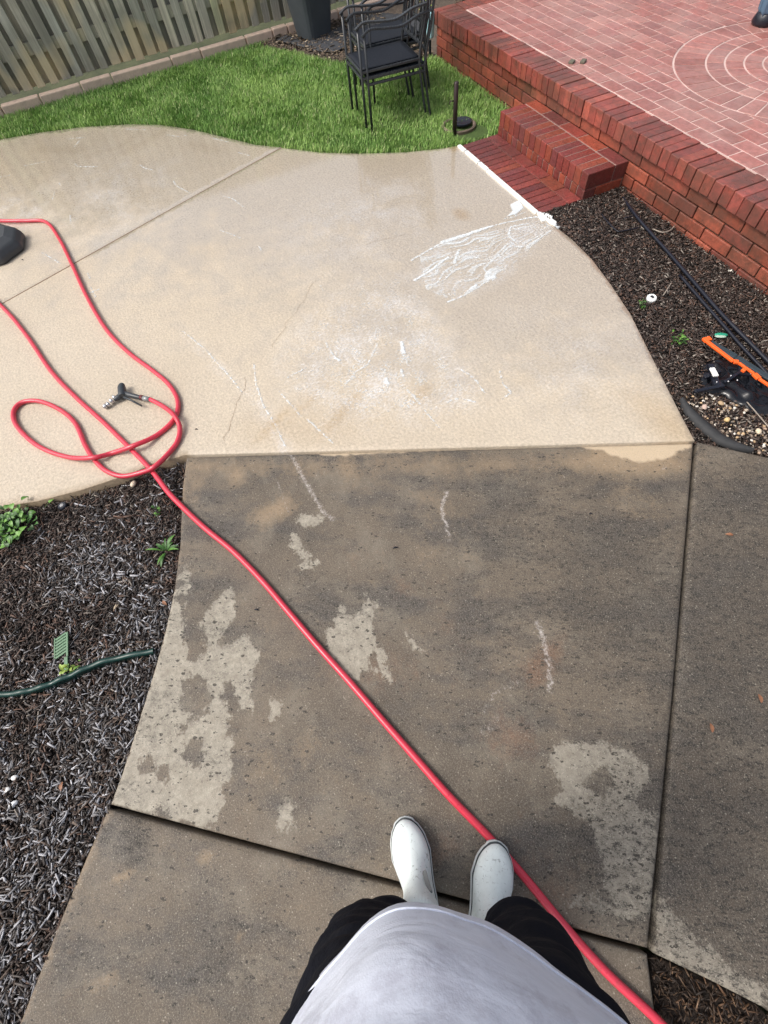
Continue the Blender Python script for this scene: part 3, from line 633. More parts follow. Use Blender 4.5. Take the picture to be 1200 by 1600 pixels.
def colL(p, n):
    gA = pick(n, GREY, [3, 4, 4, 3, 1.2, 1.5]); dA = pick(n, DARK, [3, 4, 4, 2, 1.0, 2])
    low = np.clip((p[:, 0] - 1.42) / .25, 0, 1) * .85; mid = blob(p, (150, 880), (.45, .4)) * .9
    t = np.clip(low + mid + nz(p, 4.5, 2) * .8, .08, .95); m = (rng.random(n) < t)[:, None]; return np.where(m, gA, dA)
def colR(p, n):
    base = pick(n, DARK, [3.5, 4, 3.5, 1.6, 1.0, 2]); return base
lbed = G2([(291, 716), (240, 727), (200, 744), (130, 767), (60, 785), (0, 794)]) + [(.62, -4.9), (3.2, -5.1)] + G2([(28, 1602), (95, 1437), (129, 1350), (169, 1260), (189, 1210), (214, 1130), (239, 1050), (257, 985), (271, 921), (280, 850), (284, 760)])
zl = lambda p: -.045 + .012 * np.clip(nz(p, 3, 5), -1, 1) + .02 * np.clip((p[:, 0] - 1.) / .5, 0, 1)
slab('mulch_bed', lbed, .05, M_SOIL, z=-.002, depth=.08, edge=.004, zfun=lambda V: zl(V) - .002)
lvis = [q for q in lbed]; lvis[6] = (.62, -4.45); lvis[7] = (3.0, -4.5)
chips('wood_fines', lvis, 46000, lambda p: zl(p) - .004, lambda p, n: pick(n, [(.07, .05, .04), (.04, .026, .02), (.10, .065, .05), (.15, .13, .12), (.02, .014, .01)], [3, 4, 2, 1, 3]), lr=(.005, .018), wr=(.003, .009), label='crumbly brown bark fines beneath the grey chips', seed=3, tilt=.5)
chips('wood_chips', lvis, 46000, zl, colL, label='shredded grey and brown mulch left of the walkway', seed=1)
rbed = G2([(868, 352), (896, 374), (926, 404), (956, 444), (986, 489), (1011, 539), (1041, 599), (1066, 649), (1088, 688), (1200, 713)]) + [(2.35, -.2), (2.6, 1.0), (2.6, 1.6), (2.0, .02), (.0, .02), (.0, -.30), (.0, -.595)]
zr = lambda p: -.03 + .010 * nz(p, 3.2, 9) + .02 * np.clip(1 - (p[:, 0]) / .5, 0, 1)
slab('mulch_bed', rbed, .05, M_SOIL, z=-.002, depth=.08, edge=.004, zfun=lambda V: zr(V) - .002)
rpeb = G2([(1075, 612), (1120, 612), (1200, 650), (1260, 690), (1260, 720), (1190, 706), (1130, 682), (1080, 640)])
chips('wood_chips', [q for q in rbed if q[1] < .9], 42000, zr, colR, lr=(.008, .034), wr=(.003, .009), label='wet dark bark mulch between patio and brick wall', seed=4)
cbed = G2([(1026, 1500), (1110, 1536), (1200, 1582)]) + [(3.65, -1.95), (4.6, -1.4), (4.6, -2.4), (3.95, -2.38)] + G2([(1032, 1602)])
slab('mulch_bed', cbed, .05, M_SOIL, z=-.002, depth=.08, edge=.004, zfun=lambda V: 0 * V[:, 0] - .04)
chips('wood_chips', cbed, 22000, lambda p: -.04 + 0 * p[:, 0], lambda p, n: pick(n, [(.10, .055, .03), (.05, .03, .018), (.025, .016, .011), (.16, .10, .06)], [2, 4, 5, .6]), lr=(.008, .03), wr=(.001, .005), label='soggy brown mulch in the lower right corner', seed=6)
# litter strewn on the far bed
chips('leaf_litter', [q for q in bedpoly if q[1] < 2] + [(-4.4, 1.2), (-2.9, 1.2), (-2.7, 0)], 8000, lambda p: .0 * p[:, 0] + .004, lambda p, n: pick(n, [(.24, .18, .12), (.12, .085, .06), (.33, .27, .2), (.05, .04, .03)], [3, 4, 1, 3]), lr=(.01, .06), wr=(.006, .022), label='pale leaf litter and twigs over the far bed', seed=8, tilt=.15)

# ------------------------------------------------------------------ brick terrace and steps
ZT = .303; XF = -2.66; XE = 4.5
def bcol(kind='w'):
    p = {'w': [(.30, .080, .050), (.27, .070, .047), (.34, .090, .055), (.23, .064, .047), (.29, .09, .058)],
         'cap': [(.33, .080, .058), (.31, .075, .057), (.35, .092, .064), (.28, .07, .055)],
         'wet': [(.23, .048, .038), (.21, .044, .038), (.17, .044, .042), (.26, .06, .036)],
         'pave': [(.38, .16, .14), (.35, .145, .13), (.40, .18, .155), (.37, .14, .12)]}[kind]
    c = random.choice(p); k_ = random.uniform(.72, 1.16) if kind != 'pave' else random.uniform(.88, 1.1); return tuple(q * k_ for q in c)
ter = empty('brick_terrace', (0, 0, 0), 'raised red brick terrace with rowlock cap and circular paving', 'terrace')
b = MB(); b.prism([(XF + .014, .014), (XE, .014), (XE, 5), (XF + .014, 5)], -.12, ZT - .012); b.build('core', M_MORTAR, ter)
b = MB(); j = .0075
nc = 4; ch = .0675; zb = ZT - .094 - nc * ch; capz0 = ZT - .094
for r in range(-1, nc):
    z = zb + (r + .5) * ch; x = XF + (.105 if r % 2 else 0)
    if r % 2: b.box((XF + .05, .045, z), (.10 - j, .09, ch - j), bcol())
    while x < XE - .2:
        if x > -3: b.box((x + .1016, .045 + random.uniform(-.002, .002), z + random.uniform(-.0015, .0015)), (.2032 - j, .09, ch - j), bcol(), rz=random.uniform(-.008, .008))
        x += .2032
    y = .1
    while y < 4.6: b.box((XF + .045, y + .1016 + (.1 if r % 2 else 0), z), (.09, .2032 - j, ch - j), bcol()); y += .2032
b.build('wall', M_BRICK, ter, bevel=.004)
b = MB(); x = XF - .022
while x < XE:
    b.box((x + .0339, .0815 + random.uniform(-.004, .004), ZT - .046 + random.uniform(-.003, .003)), (.0677 - .0038, .203, .092), bcol('cap'), rz=random.uniform(-.012, .012)); x += .0677
y = .19
while y < 4.6: b.box((XF - .022 + .1015, y + .0339, ZT - .046), (.203, .0677 - .006, .092), bcol('cap')); y += .0677
b.build('cap', M_BRICK, ter, bevel=.004)
# paving: running bond and a fan of rings, laid as thin pavers in pale grout
PX0, PX1, PY0, PY1 = XF + .185, 3.6, .186, 3.9
g = MB(); g.prism([(PX0 - .004, PY0 - .002), (XE, PY0 - .002), (XE, 5), (PX0 - .004, 5)], ZT - .03, ZT - .0012); g.build('grout', M_GROUT, ter)
CC = np.array([-.099, 1.365]); RR = [.80, .60, .485, .37, .26, .13]
pv = MB(); px_, py_, gw = .1645, .105, .0095
def quadring(pts, z, col, mb):
    n = len(pts); c0 = np.mean(pts, 0); ins = [c0 + (p - c0) * .965 for p in pts]
    mb.add([(p[0], p[1], ZT - .004) for p in pts] + [(p[0], p[1], z - .0012) for p in pts] + [(p[0], p[1], z) for p in ins],
           [(i, (i + 1) % n, n + (i + 1) % n, n + i) for i in range(n)] + [(n + i, n + (i + 1) % n, 2 * n + (i + 1) % n, 2 * n + i) for i in range(n)] + [tuple(range(2 * n, 3 * n))], col)
row = 0; y = PY0 + .004
while y < PY1:
    x = PX0 - (row % 2) * px_ / 2 + .004
    while x < PX1:
        x0, x1 = max(x + gw / 2, PX0), x + px_ - gw / 2; y0, y1 = y + gw / 2, y + py_ - gw / 2
        if x1 - x0 > .02:
            pts = []
            for a_, b_ in (((x0, y0), (x1, y0)), ((x1, y0), (x1, y1)), ((x1, y1), (x0, y1)), ((x0, y1), (x0, y0))):
                for t in np.linspace(0, 1, 7, endpoint=False): pts.append(np.array(a_) + (np.array(b_) - np.array(a_)) * t)
            pts = np.array(pts); d = pts - CC; r = np.linalg.norm(d, axis=1); Rm = RR[0] + gw * .8
            if (r > Rm).any():
                if (r < Rm).any(): pts = np.where((r < Rm)[:, None], CC + d / np.maximum(r, 1e-6)[:, None] * Rm, pts)
                area = abs(sum(pts[i - 1][0] * pts[i][1] - pts[i][0] * pts[i - 1][1] for i in range(len(pts)))) / 2
                if area > .0012: quadring(pts, ZT + random.uniform(.0012, .0024), bcol('pave'), pv)
        x += px_
    y += py_; row += 1
for i in range(len(RR)):
    ro = RR[i] - gw / 2; ri = (RR[i + 1] + gw / 2) if i + 1 < len(RR) else .001; n = max(6, int(round(2 * math.pi * (ro + ri) / 2 / (.095 if i == 0 else .11)))) if ri > .01 else 1
    if n == 1: quadring(np.array([CC + ro * np.array([math.cos(t), math.sin(t)]) for t in np.linspace(0, 2 * math.pi, 24, endpoint=False)]), ZT + .002, bcol('pave'), pv); continue
    off = random.random()
    for k_ in range(n):
        a0 = 2 * math.pi * (k_ + off) / n; a1 = a0 + 2 * math.pi / n; pts = []
        for t in np.linspace(0, 1, 5): a = a0 + (a1 - a0) * t; pts.append((ro - .0015, a + (gw / 2 / ro) * (1 - 2 * t)))
        for t in np.linspace(1, 0, 5): a = a0 + (a1 - a0) * t; pts.append((ri + .0015, a + (gw / 2 / ri) * (1 - 2 * t)))
        quadring(np.array([CC + r_ * np.array([math.cos(a), math.sin(a)]) for r_, a in pts]), ZT + random.uniform(.0012, .0024), bcol('pave'), pv)
pv.build('paving', M_PAVE, ter)

# step and landing
st = empty('brick_step', (0, -.15, 0), 'wet red brick step against the terrace wall with pale mortar lines', 'step')
SL, SR, ZS = -1.05, 0., .146
def loc(mb_pts): return mb_pts
b = MB(); b.prism([(SL + .008, -.292 + .15), (SR - .008, -.292 + .15), (SR - .008, -.002 + .15), (SL + .008, -.002 + .15)], -.06, ZS - .0025); b.build('mortar_bed', simple('pale_mortar', (.30, .20, .17), .6, .4, 60), st)
b = MB(); x = SL; n = 16; wstep = (SR - SL) / n
for i in range(n):
    b.box((x + wstep / 2, -.30 + .1005 + .15, ZS - .045), (wstep - .0045, .201 - .004, .09), bcol('wet'), rz=random.uniform(-.01, .01))
    x += wstep
for i in range(5):
    w5 = (SR - SL) / 5; b.box((SL + (i + .5) * w5, -.047 + .15, ZS - .045), (w5 - .006, .091, .09), bcol('wet'))
b.build('tread', M_WETBRICK, st, bevel=.004)
b = MB()
for i in range(n):
    b.box((SL + (i + .35) * wstep, -.2975 + .045 + .15, ZS - .093 - .031), (wstep - .008, .09, .062), bcol('wet'))
b.box((SR - .0225, -.2545 + .15, ZS - .093 - .031), (.043, .085, .060), bcol('wet')); b.box((SR - .047, -.11 + .15, .02), (.09, .195, .062), bcol('wet'))
b.box((SL + .047, -.11 + .15, .02), (.09, .195, .062), bcol('wet'))
b.build('riser', M_WETBRICK, st, bevel=.004)
ld = empty('brick_landing', (0, -.45, 0), 'flat wet brick landing strip between white edging and step', 'landing')
b = MB(); b.prism([(SL + .004, -.598 + .45), (SR - .004, -.598 + .45), (SR - .004, -.302 + .45), (SL + .004, -.302 + .45)], -.09, .002); b.build('mortar_bed', simple('landing_mortar', (.16, .09, .07), .5, .4, 60), ld)
b = MB(); n = 17; w_ = (SR - SL) / n
for i in range(n): b.box((SL + (i + .5) * w_, -.60 + .10 + .45 + .002, -.038), (w_ - .005, .196, .09), bcol('wet'), rz=random.uniform(-.008, .008))
for i in range(6):
    w5 = (SR - SL) / 6; b.box((SL + (i + .5) * w5, -.349 + .45, -.038), (w5 - .006, .09, .09), bcol('wet'))
b.build('brick_course', M_WETBRICK, ld, bevel=.003)
# white edging strip
b = MB(); 
for x0, x1 in ((-1.06, -.965), (-.955, -.77), (-.76, -.645), (-.637, -.02)): b.box(((x0 + x1) / 2, -.6175 + random.uniform(-.002, .002), -.004), (x1 - x0, .027, .030))
o = b.build('edging_strip', M_WHITE, bevel=.004); tag(o, 'white plastic edging strip between patio slab and brick landing', 'edging')
q_ = np.array(G2([(838, 331), (850, 333), (864, 338), (862, 342), (870, 348), (867, 353), (859, 350), (854, 345), (846, 347), (842, 340)])); q0 = q_.mean(0)
b = MB(); b.prism([tuple(p - q0) for p in q_], -.01, .006); o = b.build('foam_piece', M_WHITE, bevel=.003); o.location = (*q0, .0); tag(o, 'broken white flap at the right end of the edging strip', 'foam piece')

# ------------------------------------------------------------------ hoses
def hose_mat():
    a = N('red_hose_rubber'); a.set(Base_Color=a.mix(a.rng(a.noise(45, 5, .8), .54, .66, 0, .5), a.mix(a.noise(25, 4), (.56, .028, .052), (.66, .045, .085)), (.32, .06, .06)), Roughness=a.rng(a.noise(60, 3), .3, .7, .25, .42)); a.bump(a.noise(240, 2), .15, .001)
    a.set(Coat_Weight=.25, Coat_Roughness=.25); return a.m
M_HOSE = hose_mat(); HR = .0118
def path3(pts): return [tuple(G(x, y, z)[:2]) + (z,) for x, y, z in pts]
z0 = HR + .0022
h1 = path3([(-260, 330, z0), (-120, 342, z0), (0, 345, z0), (40, 345, z0), (72, 347, z0), (92, 372, z0), (112, 412, z0), (135, 462, z0), (165, 513, z0), (200, 550, z0), (240, 580, z0), (265, 602, z0), (278, 628, z0), (272, 655, z0 + .001), (245, 680, z0), (210, 696, z0 + .026), (175, 708, z0), (145, 715, z0 + .024), (105, 714, z0), (60, 697, z0), (28, 668, z0), (21, 645, z0), (34, 629, z0), (62, 627, z0), (95, 641, z0), (118, 662, z0), (133, 695, z0), (146, 716, z0), (165, 735, z0), (192, 744, z0), (225, 737, z0 + .01), (243, 728, z0 + .025), (262, 710, z0 + .006), (277, 690, z0), (281, 668, z0 + .01), (272, 649, z0 + .026), (255, 635, z0 + .012), (235, 624, .022)])
hose = empty('garden_hose', tuple(G(150, 715)), 'looped red garden hose carrying the spray nozzle', 'hose')
hose.location.z = 0
def rel(pts, o): return [Vector(p) - o.location for p in pts]
b = MB(); hp = spline(h1, 8); b.tube(rel(hp, hose), HR, 12); b.build('tube', M_HOSE, hose, smooth=True)
h2p = [(-160, 330), (-80, 405), (0, 476), (40, 522), (80, 580), (120, 622), (160, 658), (205, 702), (236, 734), (262, 768), (285, 792), (320, 825), (365, 862), (410, 908), (450, 955), (495, 1008), (545, 1064), (600, 1128), (650, 1185), (700, 1242), (764, 1308), (820, 1371), (885, 1450), (950, 1522), (1033, 1600)]
z2 = []
for x, y in h2p:
    z = HR + .001
    if 740 <= x <= 830: z = .006
    z2.append((x, y, z))
h2 = path3(z2) + [(3.36, -2.28, HR), (3.7, -2.1, HR)]
ho2 = empty('supply_hose', tuple(G(600, 1128)), 'long red hose running diagonally past the white boots', 'hose'); ho2.location.z = 0
b = MB(); b.tube(rel(spline(h2, 8), ho2), HR, 12); b.build('tube', M_HOSE, ho2, smooth=True)

# nozzle
nzp = G(205, 614); noz = empty('spray_nozzle', (nzp[0], nzp[1], 0), 'black trigger spray nozzle lying at the end of the looped red hose', 'nozzle')
M_NOZ = simple('dark_grey_plastic', (.035, .042, .05), .4, .3, 80, .1); M_CHROME = simple('wet_chrome_tip', (.55, .55, .56), .28, .2, 60, .2, metal=.8)
def PN(x, y, z): return Vector(G(x, y, z)) - noz.location
b = MB(); b.tube([PN(190, 605, .03), PN(192, 620, .026)], [.020, .022], 14); b.tube([PN(190, 614, .027), PN(222, 622, .024)], [.014, .0115], 12); b.ball(PN(190, 603, .034), (.018, .018, .014)); b.tube([PN(188, 619, .025), PN(178, 625, .022)], [.016, .011], 12)
b.build('body', M_NOZ, noz, smooth=True, bevel=.002)
b = MB(); b.tube([PN(194, 621, .038), PN(204, 625, .034), PN(221, 634, .022)], [.006, .005, .0045], 8, flat=1.4); b.build('trigger', M_NOZ, noz, smooth=True)
b = MB(); pts = [PN(179, 622, .022), PN(174, 627, .02), PN(169, 632, .018), PN(164, 635, .016)]
for i in range(4):
    d = (pts[min(i + 1, 3)] - pts[max(0, i - 1)]).normalized() * .007; b.tube([pts[i] - d * 1.3, pts[i] - d * .8, pts[i] + d * .2, pts[i] + d * 1.1], [.010, .017 - i * .001, .0155 - i * .001, .011], 12)
b.build('spray_tip', M_CHROME, noz, smooth=True)
b = MB(); b.tube([PN(220, 621, .024), PN(224, 622, .024)], .0135, 12); b.build('collar', simple('dark_red_ring', (.12, .012, .015), .4), noz, smooth=True)
b = MB(); b.tube([PN(223, 622, .024), PN(234, 624, .023)], [.0125, .0122], 12); b.build('coupling', simple('grey_coupling', (.28, .29, .29), .35, metal=.3), noz, smooth=True)

# ------------------------------------------------------------------ chairs
CW, CD, CHS, CHA = .37, .47, .34, .56
def chair(label):
    t = empty('patio_chair', (0, 0, 0), label, 'chair', 'stacked metal patio armchairs'); tr = .0085
    # local x across (near side +), local y front(-)..back(+)
    for sx in (-1, 1):
        x = sx * CW / 2
        b = MB(); b.tube([(x, -CD * .5, 0), (x, -CD * .5, CHA)], tr * 1.15, 8); b.build('leg', M_BLACK, t, smooth=True)
        b = MB(); b.tube(spline([(x, .50 * CD + .025, 0), (x, .5 * CD - .01, CHS * .6), (x, .5 * CD - .02, CHS), (x, .5 * CD + .03, CHA), (x, .5 * CD + .09, .88)], 6), tr * 1.15, 8); b.build('leg', M_BLACK, t, smooth=True)
        b = MB(); arm = spline([(x, -CD * .54, CHA - .005), (x, -CD * .40, CHA + .022), (x, -CD * .15, CHA + .010), (x, CD * .1, CHA + .004), (x, CD * .35, CHA + .035), (x, CD * .58, CHA + .045)], 6)
        for i in range(len(arm) - 1): b.bar(arm[i], arm[i + 1], .026, .012)
        b.build('armrest', M_BLACK, t, bevel=.003)
    b = MB(); zs = CHS - .012; x = CW / 2; f_, k_ = -CD * .5, CD * .5 - .02
    for p, q in (((-x, f_, zs), (x, f_, zs)), ((-x, k_, zs), (x, k_, zs)), ((-x, f_, zs), (-x, k_, zs)), ((x, f_, zs), (x, k_, zs)), ((-x, f_, zs - .035), (x, f_, zs - .035)), ((x, f_, zs - .035), (x, k_, zs - .035)), ((-x, f_, zs - .035), (-x, k_, zs - .035))):
        b.bar(p, q, .016, .016)
    b.build('seat_frame', M_BLACK, t, bevel=.003)
    b = MB(); nx, ny = 10, 12; vs = []
    for i in range(nx + 1):
        for jj in range(ny + 1):
            u, v = i / nx, jj / ny; vs.append((-x + .006 + u * (CW - .012), f_ + .006 + v * (k_ - f_ - .01), CHS + .002 - .012 * math.sin(math.pi * u) * math.sin(math.pi * v)))
    b.add(vs, [(i * (ny + 1) + jj, (i + 1) * (ny + 1) + jj, (i + 1) * (ny + 1) + jj + 1, i * (ny + 1) + jj + 1) for i in range(nx) for jj in range(ny)])
    o = b.build('seat', M_SLING, t, smooth=True); s_ = o.modifiers.new('t', 'SOLIDIFY'); s_.thickness = .004
    b = MB(); b.tube(spline([(-x, k_ + .11, .88), (-x * .5, k_ + .125, .90), (0, k_ + .13, .905), (x * .5, k_ + .125, .90), (x, k_ + .11, .88)], 5), tr, 8); b.build('back_rail', M_BLACK, t, smooth=True)
    b = MB(); b.bar((-x, k_ + .012, CHS + .07), (x, k_ + .012, CHS + .07), .016, .012); b.build('back_rail', M_BLACK, t)
    for i in range(6):
        u = (i - 2.5) / 2.5; xx = u * x * .82; amp = .035 * (1 if i % 2 else -1); b = MB()
        b.tube(spline([(xx, k_ + .012, CHS + .07), (xx + amp, k_ + .03, CHS + .2), (xx - amp * .6, k_ + .065, CHS + .35), (xx, k_ + .11, .885)], 6), .0055, 6, flat=.8); b.build('slat', M_BLACK, t, smooth=True)
    return t
p1 = np.mean([G(569, 207)[:2], G(551, 177)[:2]], 0); p2 = np.mean([G(660, 182)[:2], G(640, 155)[:2]], 0)
hd = math.atan2((p2 - p1)[1], (p2 - p1)[0]) - math.pi / 2; cc = (p1 + p2) / 2; hv = (p2 - p1) / np.linalg.norm(p2 - p1)
c1 = chair('black metal armchair on top of the front stack, its slung seat fully visible'); c1.rotation_euler.z = hd; c1.location = (cc[0], cc[1], .028)
def put(o, d, z, label):
    o['label'] = label; o.location = (cc[0] + d[0], cc[1] + d[1], z); o.rotation_euler.z = hd + random.uniform(-.012, .012)
put(copy_tree(c1), hv * .042 + np.array([0, 0]), -.012, 'black metal armchair underneath, carrying the front stack on the lawn')
shift = G(574, 165)[:2] - G(569, 207)[:2]
put(copy_tree(c1), shift, .028, 'black metal armchair on top of the rear stack, toward the bin')
put(copy_tree(c1), shift + hv * .042, -.012, 'black metal armchair at the bottom of the rear stack, toward the bin')

# ------------------------------------------------------------------ grey bin, post, drain, bits by the wall
tb = G(497, 60); tub = empty('storage_bin', (tb[0] - .12, tb[1], 0), 'tall tapered dark grey plastic bin in front of the curb', 'bin')
M_BIN = simple('dark_grey_bin_plastic', (.055, .066, .075), .5, .25, 12, .1)
b = MB(); b.lathe([(.132, 0), (.142, .01), (.200, .42), (.205, .43)], 40, sq=5); o = b.build('body', M_BIN, tub, smooth=False); o.rotation_euler.z = .35
b = MB(); b.lathe([(.206, .37), (.222, .375), (.226, .41), (.214, .415), (.214, .44), (.236, .445), (.238, .50), (.20, .51), (.18, .47)], 40, sq=5); o = b.build('rim', M_BIN, tub); o.rotation_euler.z = .35
sp = G(710, 208); post = empty('stake_post', (sp[0], sp[1], 0), 'dark rusty steel stake standing in the lawn beside the drain', 'stake')
b = MB(); b.tube([(0, 0, -.05), (0, 0, .300), (0, 0, .306)], [.0165, .0165, .012], 12); b.build('pole', M_RUST, post, smooth=True)
b = MB(); b.tube([(.0, -.016, .20), (.0, -.045, .205), (.0, -.048, .185)], .004, 6); b.build('hook', M_RUST, post, smooth=True)
dc = G(717, 196); dr = empty('lawn_drain', (dc[0], dc[1], 0), 'round dark drain pit with sandy rim sunk in the lawn', 'drain')
b = MB(); b.lathe([(.125, -.02), (.13, .006), (.118, .012), (.108, .004), (.105, -.05), (.02, -.055)], 32); b.build('collar', simple('sandy_collar', (.16, .12, .09), .9, .5, 30, .6, bdist=.01), dr)
b = MB(); b.lathe([(.075, .008), (.075, .018), (.066, .020), (.01, .016)], 28, c=(-.015, .035, 0)); b.build('lid', M_PIPE, dr)
b = MB(); b.prism([(-.03, -.02), (.03, -.02), (.035, .02), (0, .045), (-.035, .02)], -.09, .09); o = b.build('plastic_jug', simple('pale_blue_plastic', (.42, .72, .80), .4), bevel=.012)
gp = G(672, 38, .21); o.location = (gp[0], gp[1], .21); o.rotation_euler = (.1, .1, .4)
tag(o, 'small pale blue plastic bottle standing behind the chairs at the terrace corner', 'bottle')
b = MB(); b.tube([(0, 0, 0), (0, 0, .118)], .012, 8); pp = b.build('stand', M_PIPE, None); pp.location = (gp[0], gp[1], -.01); tag(pp, 'thin dark stub under the pale blue bottle', 'stub')
# grey base at the left edge
gb = G(-15, 392); o = MB(); o.lathe([(.225, 0), (.228, .035), (.205, .075), (.15, .105), (.08, .112)], 8, sq=0); u = o.build('umbrella_base', simple('grey_base_plastic', (.05, .056, .062), .5, .2, 20, .2), bevel=.012, seg=3)
u.location = (gb[0] + .03, gb[1] + .035, 0.002); u.rotation_euler.z = .30; tag(u, 'dark grey faceted umbrella base cut by the left picture edge', 'umbrella base')
# blue bundle at the top right on the terrace
q = G(1192, 38, ZT); bb = empty('folded_chair_leg', (q[0], q[1], ZT), 'blue draped cloth with black foot at the top right on the paving', 'cover')
b = MB(); b.lathe([(.075, 0), (.085, .02), (.07, .06), (.05, .08)], 16); b.build('foot', M_PIPE, bb, smooth=True)
b = MB(); b.lathe([(.055, .05), (.075, .08), (.10, .3), (.16, .5), (.1, .52)], 20, c=(.01, .0, 0)); 
b.v = [(x + .014 * math.sin(8 * math.atan2(y, x)), y + .012 * math.cos(7 * math.atan2(y, x)), z) for x, y, z in b.v]; b.build('cloth', simple('faded_blue_cloth', (.11, .2, .30), .8), bb, smooth=True)
# two dark grey stones on the terrace edge
for (x, y), lb in (((893, 99), 'left of two small grey stones on the terrace cap'), ((911, 98), 'right of two small grey stones on the terrace cap')):
    q = G(x, y, ZT); b = MB(); b.box((0, 0, .008), (.035, .05, .018)); o = b.build('stone', simple('moss_grey_stone', (.13, .12, .09), .9), bevel=.006); o.location = (q[0], q[1], ZT); o.rotation_euler.z = .6; tag(o, lb, 'stone', 'stones on the terrace')

# ------------------------------------------------------------------ bed objects
# left bed edging strip
M_GREEN = simple('dark_green_edging', (.010, .045, .038), .35, .3, 30, .2)
ed = MB(); pe = spline([tuple(G(x, y, 0)[:2]) for x, y in [(-260, 1060), (-120, 1080), (0, 1086), (60, 1077), (110, 1058), (165, 1035), (243, 1018)]], 8)
n = len(pe)
for off, zt in ((0, .012),):
    v = []; f = []
    for i, q in enumerate(pe):
        t = pe[min(i + 1, n - 1)] - pe[max(i - 1, 0)]; t /= np.linalg.norm(t); nn = np.array([-t[1], t[0]]); wz = .012 + .004 * math.sin(i * 1.3)
        for s_, z in ((-.007, -.06), (-.007, wz), (-.010, wz + .006), (0, wz + .012), (.010, wz + .006), (.007, wz), (.007, -.06)): v.append((q[0] + nn[0] * s_, q[1] + nn[1] * s_, z))
    for i in range(n - 1):
        for k_ in range(6): a = i * 7 + k_; f.append((a, a + 1, a + 8, a + 7))
    ed.add(v, f)
o = ed.build('garden_edging', M_GREEN, smooth=True); tag(o, 'dark green plastic garden edging crossing the grey mulch', 'edging')
def leaf(mb, base, tip, w, col, up=.02, n=5):
    base, tip = Vector(base), Vector(tip); d = tip - base; s_ = d.cross(Vector((0, 0, 1))).normalized(); vs = []
    for i in range(n + 1):
        t = i / n; c = base.lerp(tip, t) + Vector((0, 0, up * math.sin(math.pi * t))); ww = w * (math.sin(math.pi * min(1, t * .93 + .05)) ** .8 + .04)
        vs += [c - s_ * ww + Vector((0, 0, ww * .25)), c, c + s_ * ww + Vector((0, 0, ww * .25))]
    f = []
    for i in range(n): a = i * 3; f += [(a, a + 1, a + 4, a + 3), (a + 1, a + 2, a + 5, a + 4)]
    mb.add(vs, f, col)
M_LEAF = attr_mat('weed_leaf', .45, .2, 40, .3, .001, .4)
def weed(px, n, L, w, label, cols, z=-.03, cluster=None, upr=.6):
    o0 = G(px[0], px[1], z); o = empty('weed', tuple(o0), label, 'weed'); b = MB(); s_ = MB()
    for i in range(n):
        a = random.uniform(0, 2 * math.pi); l = L * random.uniform(.5, 1.1)
        c0 = Vector((0, 0, .01)) if cluster is None else Vector((random.gauss(0, cluster[0]), random.gauss(0, cluster[1]), random.uniform(.005, .05)))
        tip = c0 + Vector((math.cos(a) * l, math.sin(a) * l, random.uniform(0, l * upr)))
        leaf(b, c0 + (tip - c0) * .15, tip, w * random.uniform(.6, 1.2), random.choice(cols), up=l * .15)
        s_.tube([Vector((0, 0, 0)) if cluster is None else c0 * .6 - Vector((0, 0, .02)), c0 + (tip - c0) * .2], .0012, 5, (.06, .12, .03))
    b.build('leaf_cluster', M_LEAF, o, smooth=True); s_.build('stem', M_LEAF, o, smooth=True); return o
GC = [(.08, .20, .03), (.045, .13, .025), (.13, .28, .05), (.035, .09, .02)]
weed((22, 825), 150, .036, .013, 'leafy bright green weed clump under the slab edge at far left', GC, cluster=(.05, .065))
weed((262, 862), 11, .085, .0065, 'spiky green weed growing against the walkway edge', GC, upr=.5)
weed((118, 1045), 16, .03, .006, 'tiny yellow green sprout beside the dark green edging', [(.25, .35, .06), (.12, .25, .04)], cluster=(.012, .02))
weed((1056, 537), 26, .028, .005, 'sparse yellow green sprout in the dark mulch near the patio rim', GC, cluster=(.02, .02))
weed((1000, 483), 10, .018, .006, 'little green sprout below the white round cap', GC, cluster=(.01, .01))
weed((197, 801 ), 8, .02, .006, 'tiny green seedling under the red hose loop', GC, cluster=(.01, .01)).location = tuple(G(249, 801, -.03))
weed((664, 14), 30, .05, .014, 'yellow green seedling behind the chairs near the terrace corner', [(.35, .45, .08), (.2, .35, .06)], z=.0, cluster=(.03, .03))
# slotted green plastic piece
gq = G(97, 1012, -.012); gp_ = empty('slotted_tag', tuple(gq), 'faded green slotted plastic piece lying on the mulch', 'plastic piece')
ang = math.atan2(*((G(97, 995) - G(97, 1040))[:2][::-1])); b = MB()
M_TAG = simple('faded_green_plastic', (.10, .20, .11), .5, .3, 60)
for i in range(7): b.box((-.03 + i * .0125, 0, .006), (.0088, .044, .004), rz=.35)
b.box((0.005, -.024, .006), (.10, .008, .0045)); b.box((0.005, .024, .006), (.085, .005, .0045)); b.box((-.075, -.018, .004), (.06, .014, .004)); gp_.rotation_euler.z = ang
b.build('comb', M_TAG, gp_, bevel=.001)
def stone(px, r, label, col, z=-.025, cat='stone', name='stone', grp=None):
    b = MB(); b.ball((0, 0, 0), r, 10, 7); b.v = [tuple(np.array(q) * (1 + .18 * noise.noise(Vector(q) * 60 + Vector((px[0], px[1], 0))))) for q in b.v]
    o = b.build(name, simple('stone_' + name, col, .7, .2, 60, .2), smooth=True); o.location = tuple(G(px[0], px[1], z)); o.rotation_euler.z = random.random() * 3; return tag(o, label, cat, grp)
wr_ = 'white stones in the mulch'
stone((208, 756), (.018, .013, .010), 'cream stone lying under the red hose loop', (.62, .52, .40), grp=wr_)
stone((23, 1215), (.014, .009, .008), 'upper of three white pebbles at the left edge', (.75, .74, .72), grp=wr_, z=-.012)
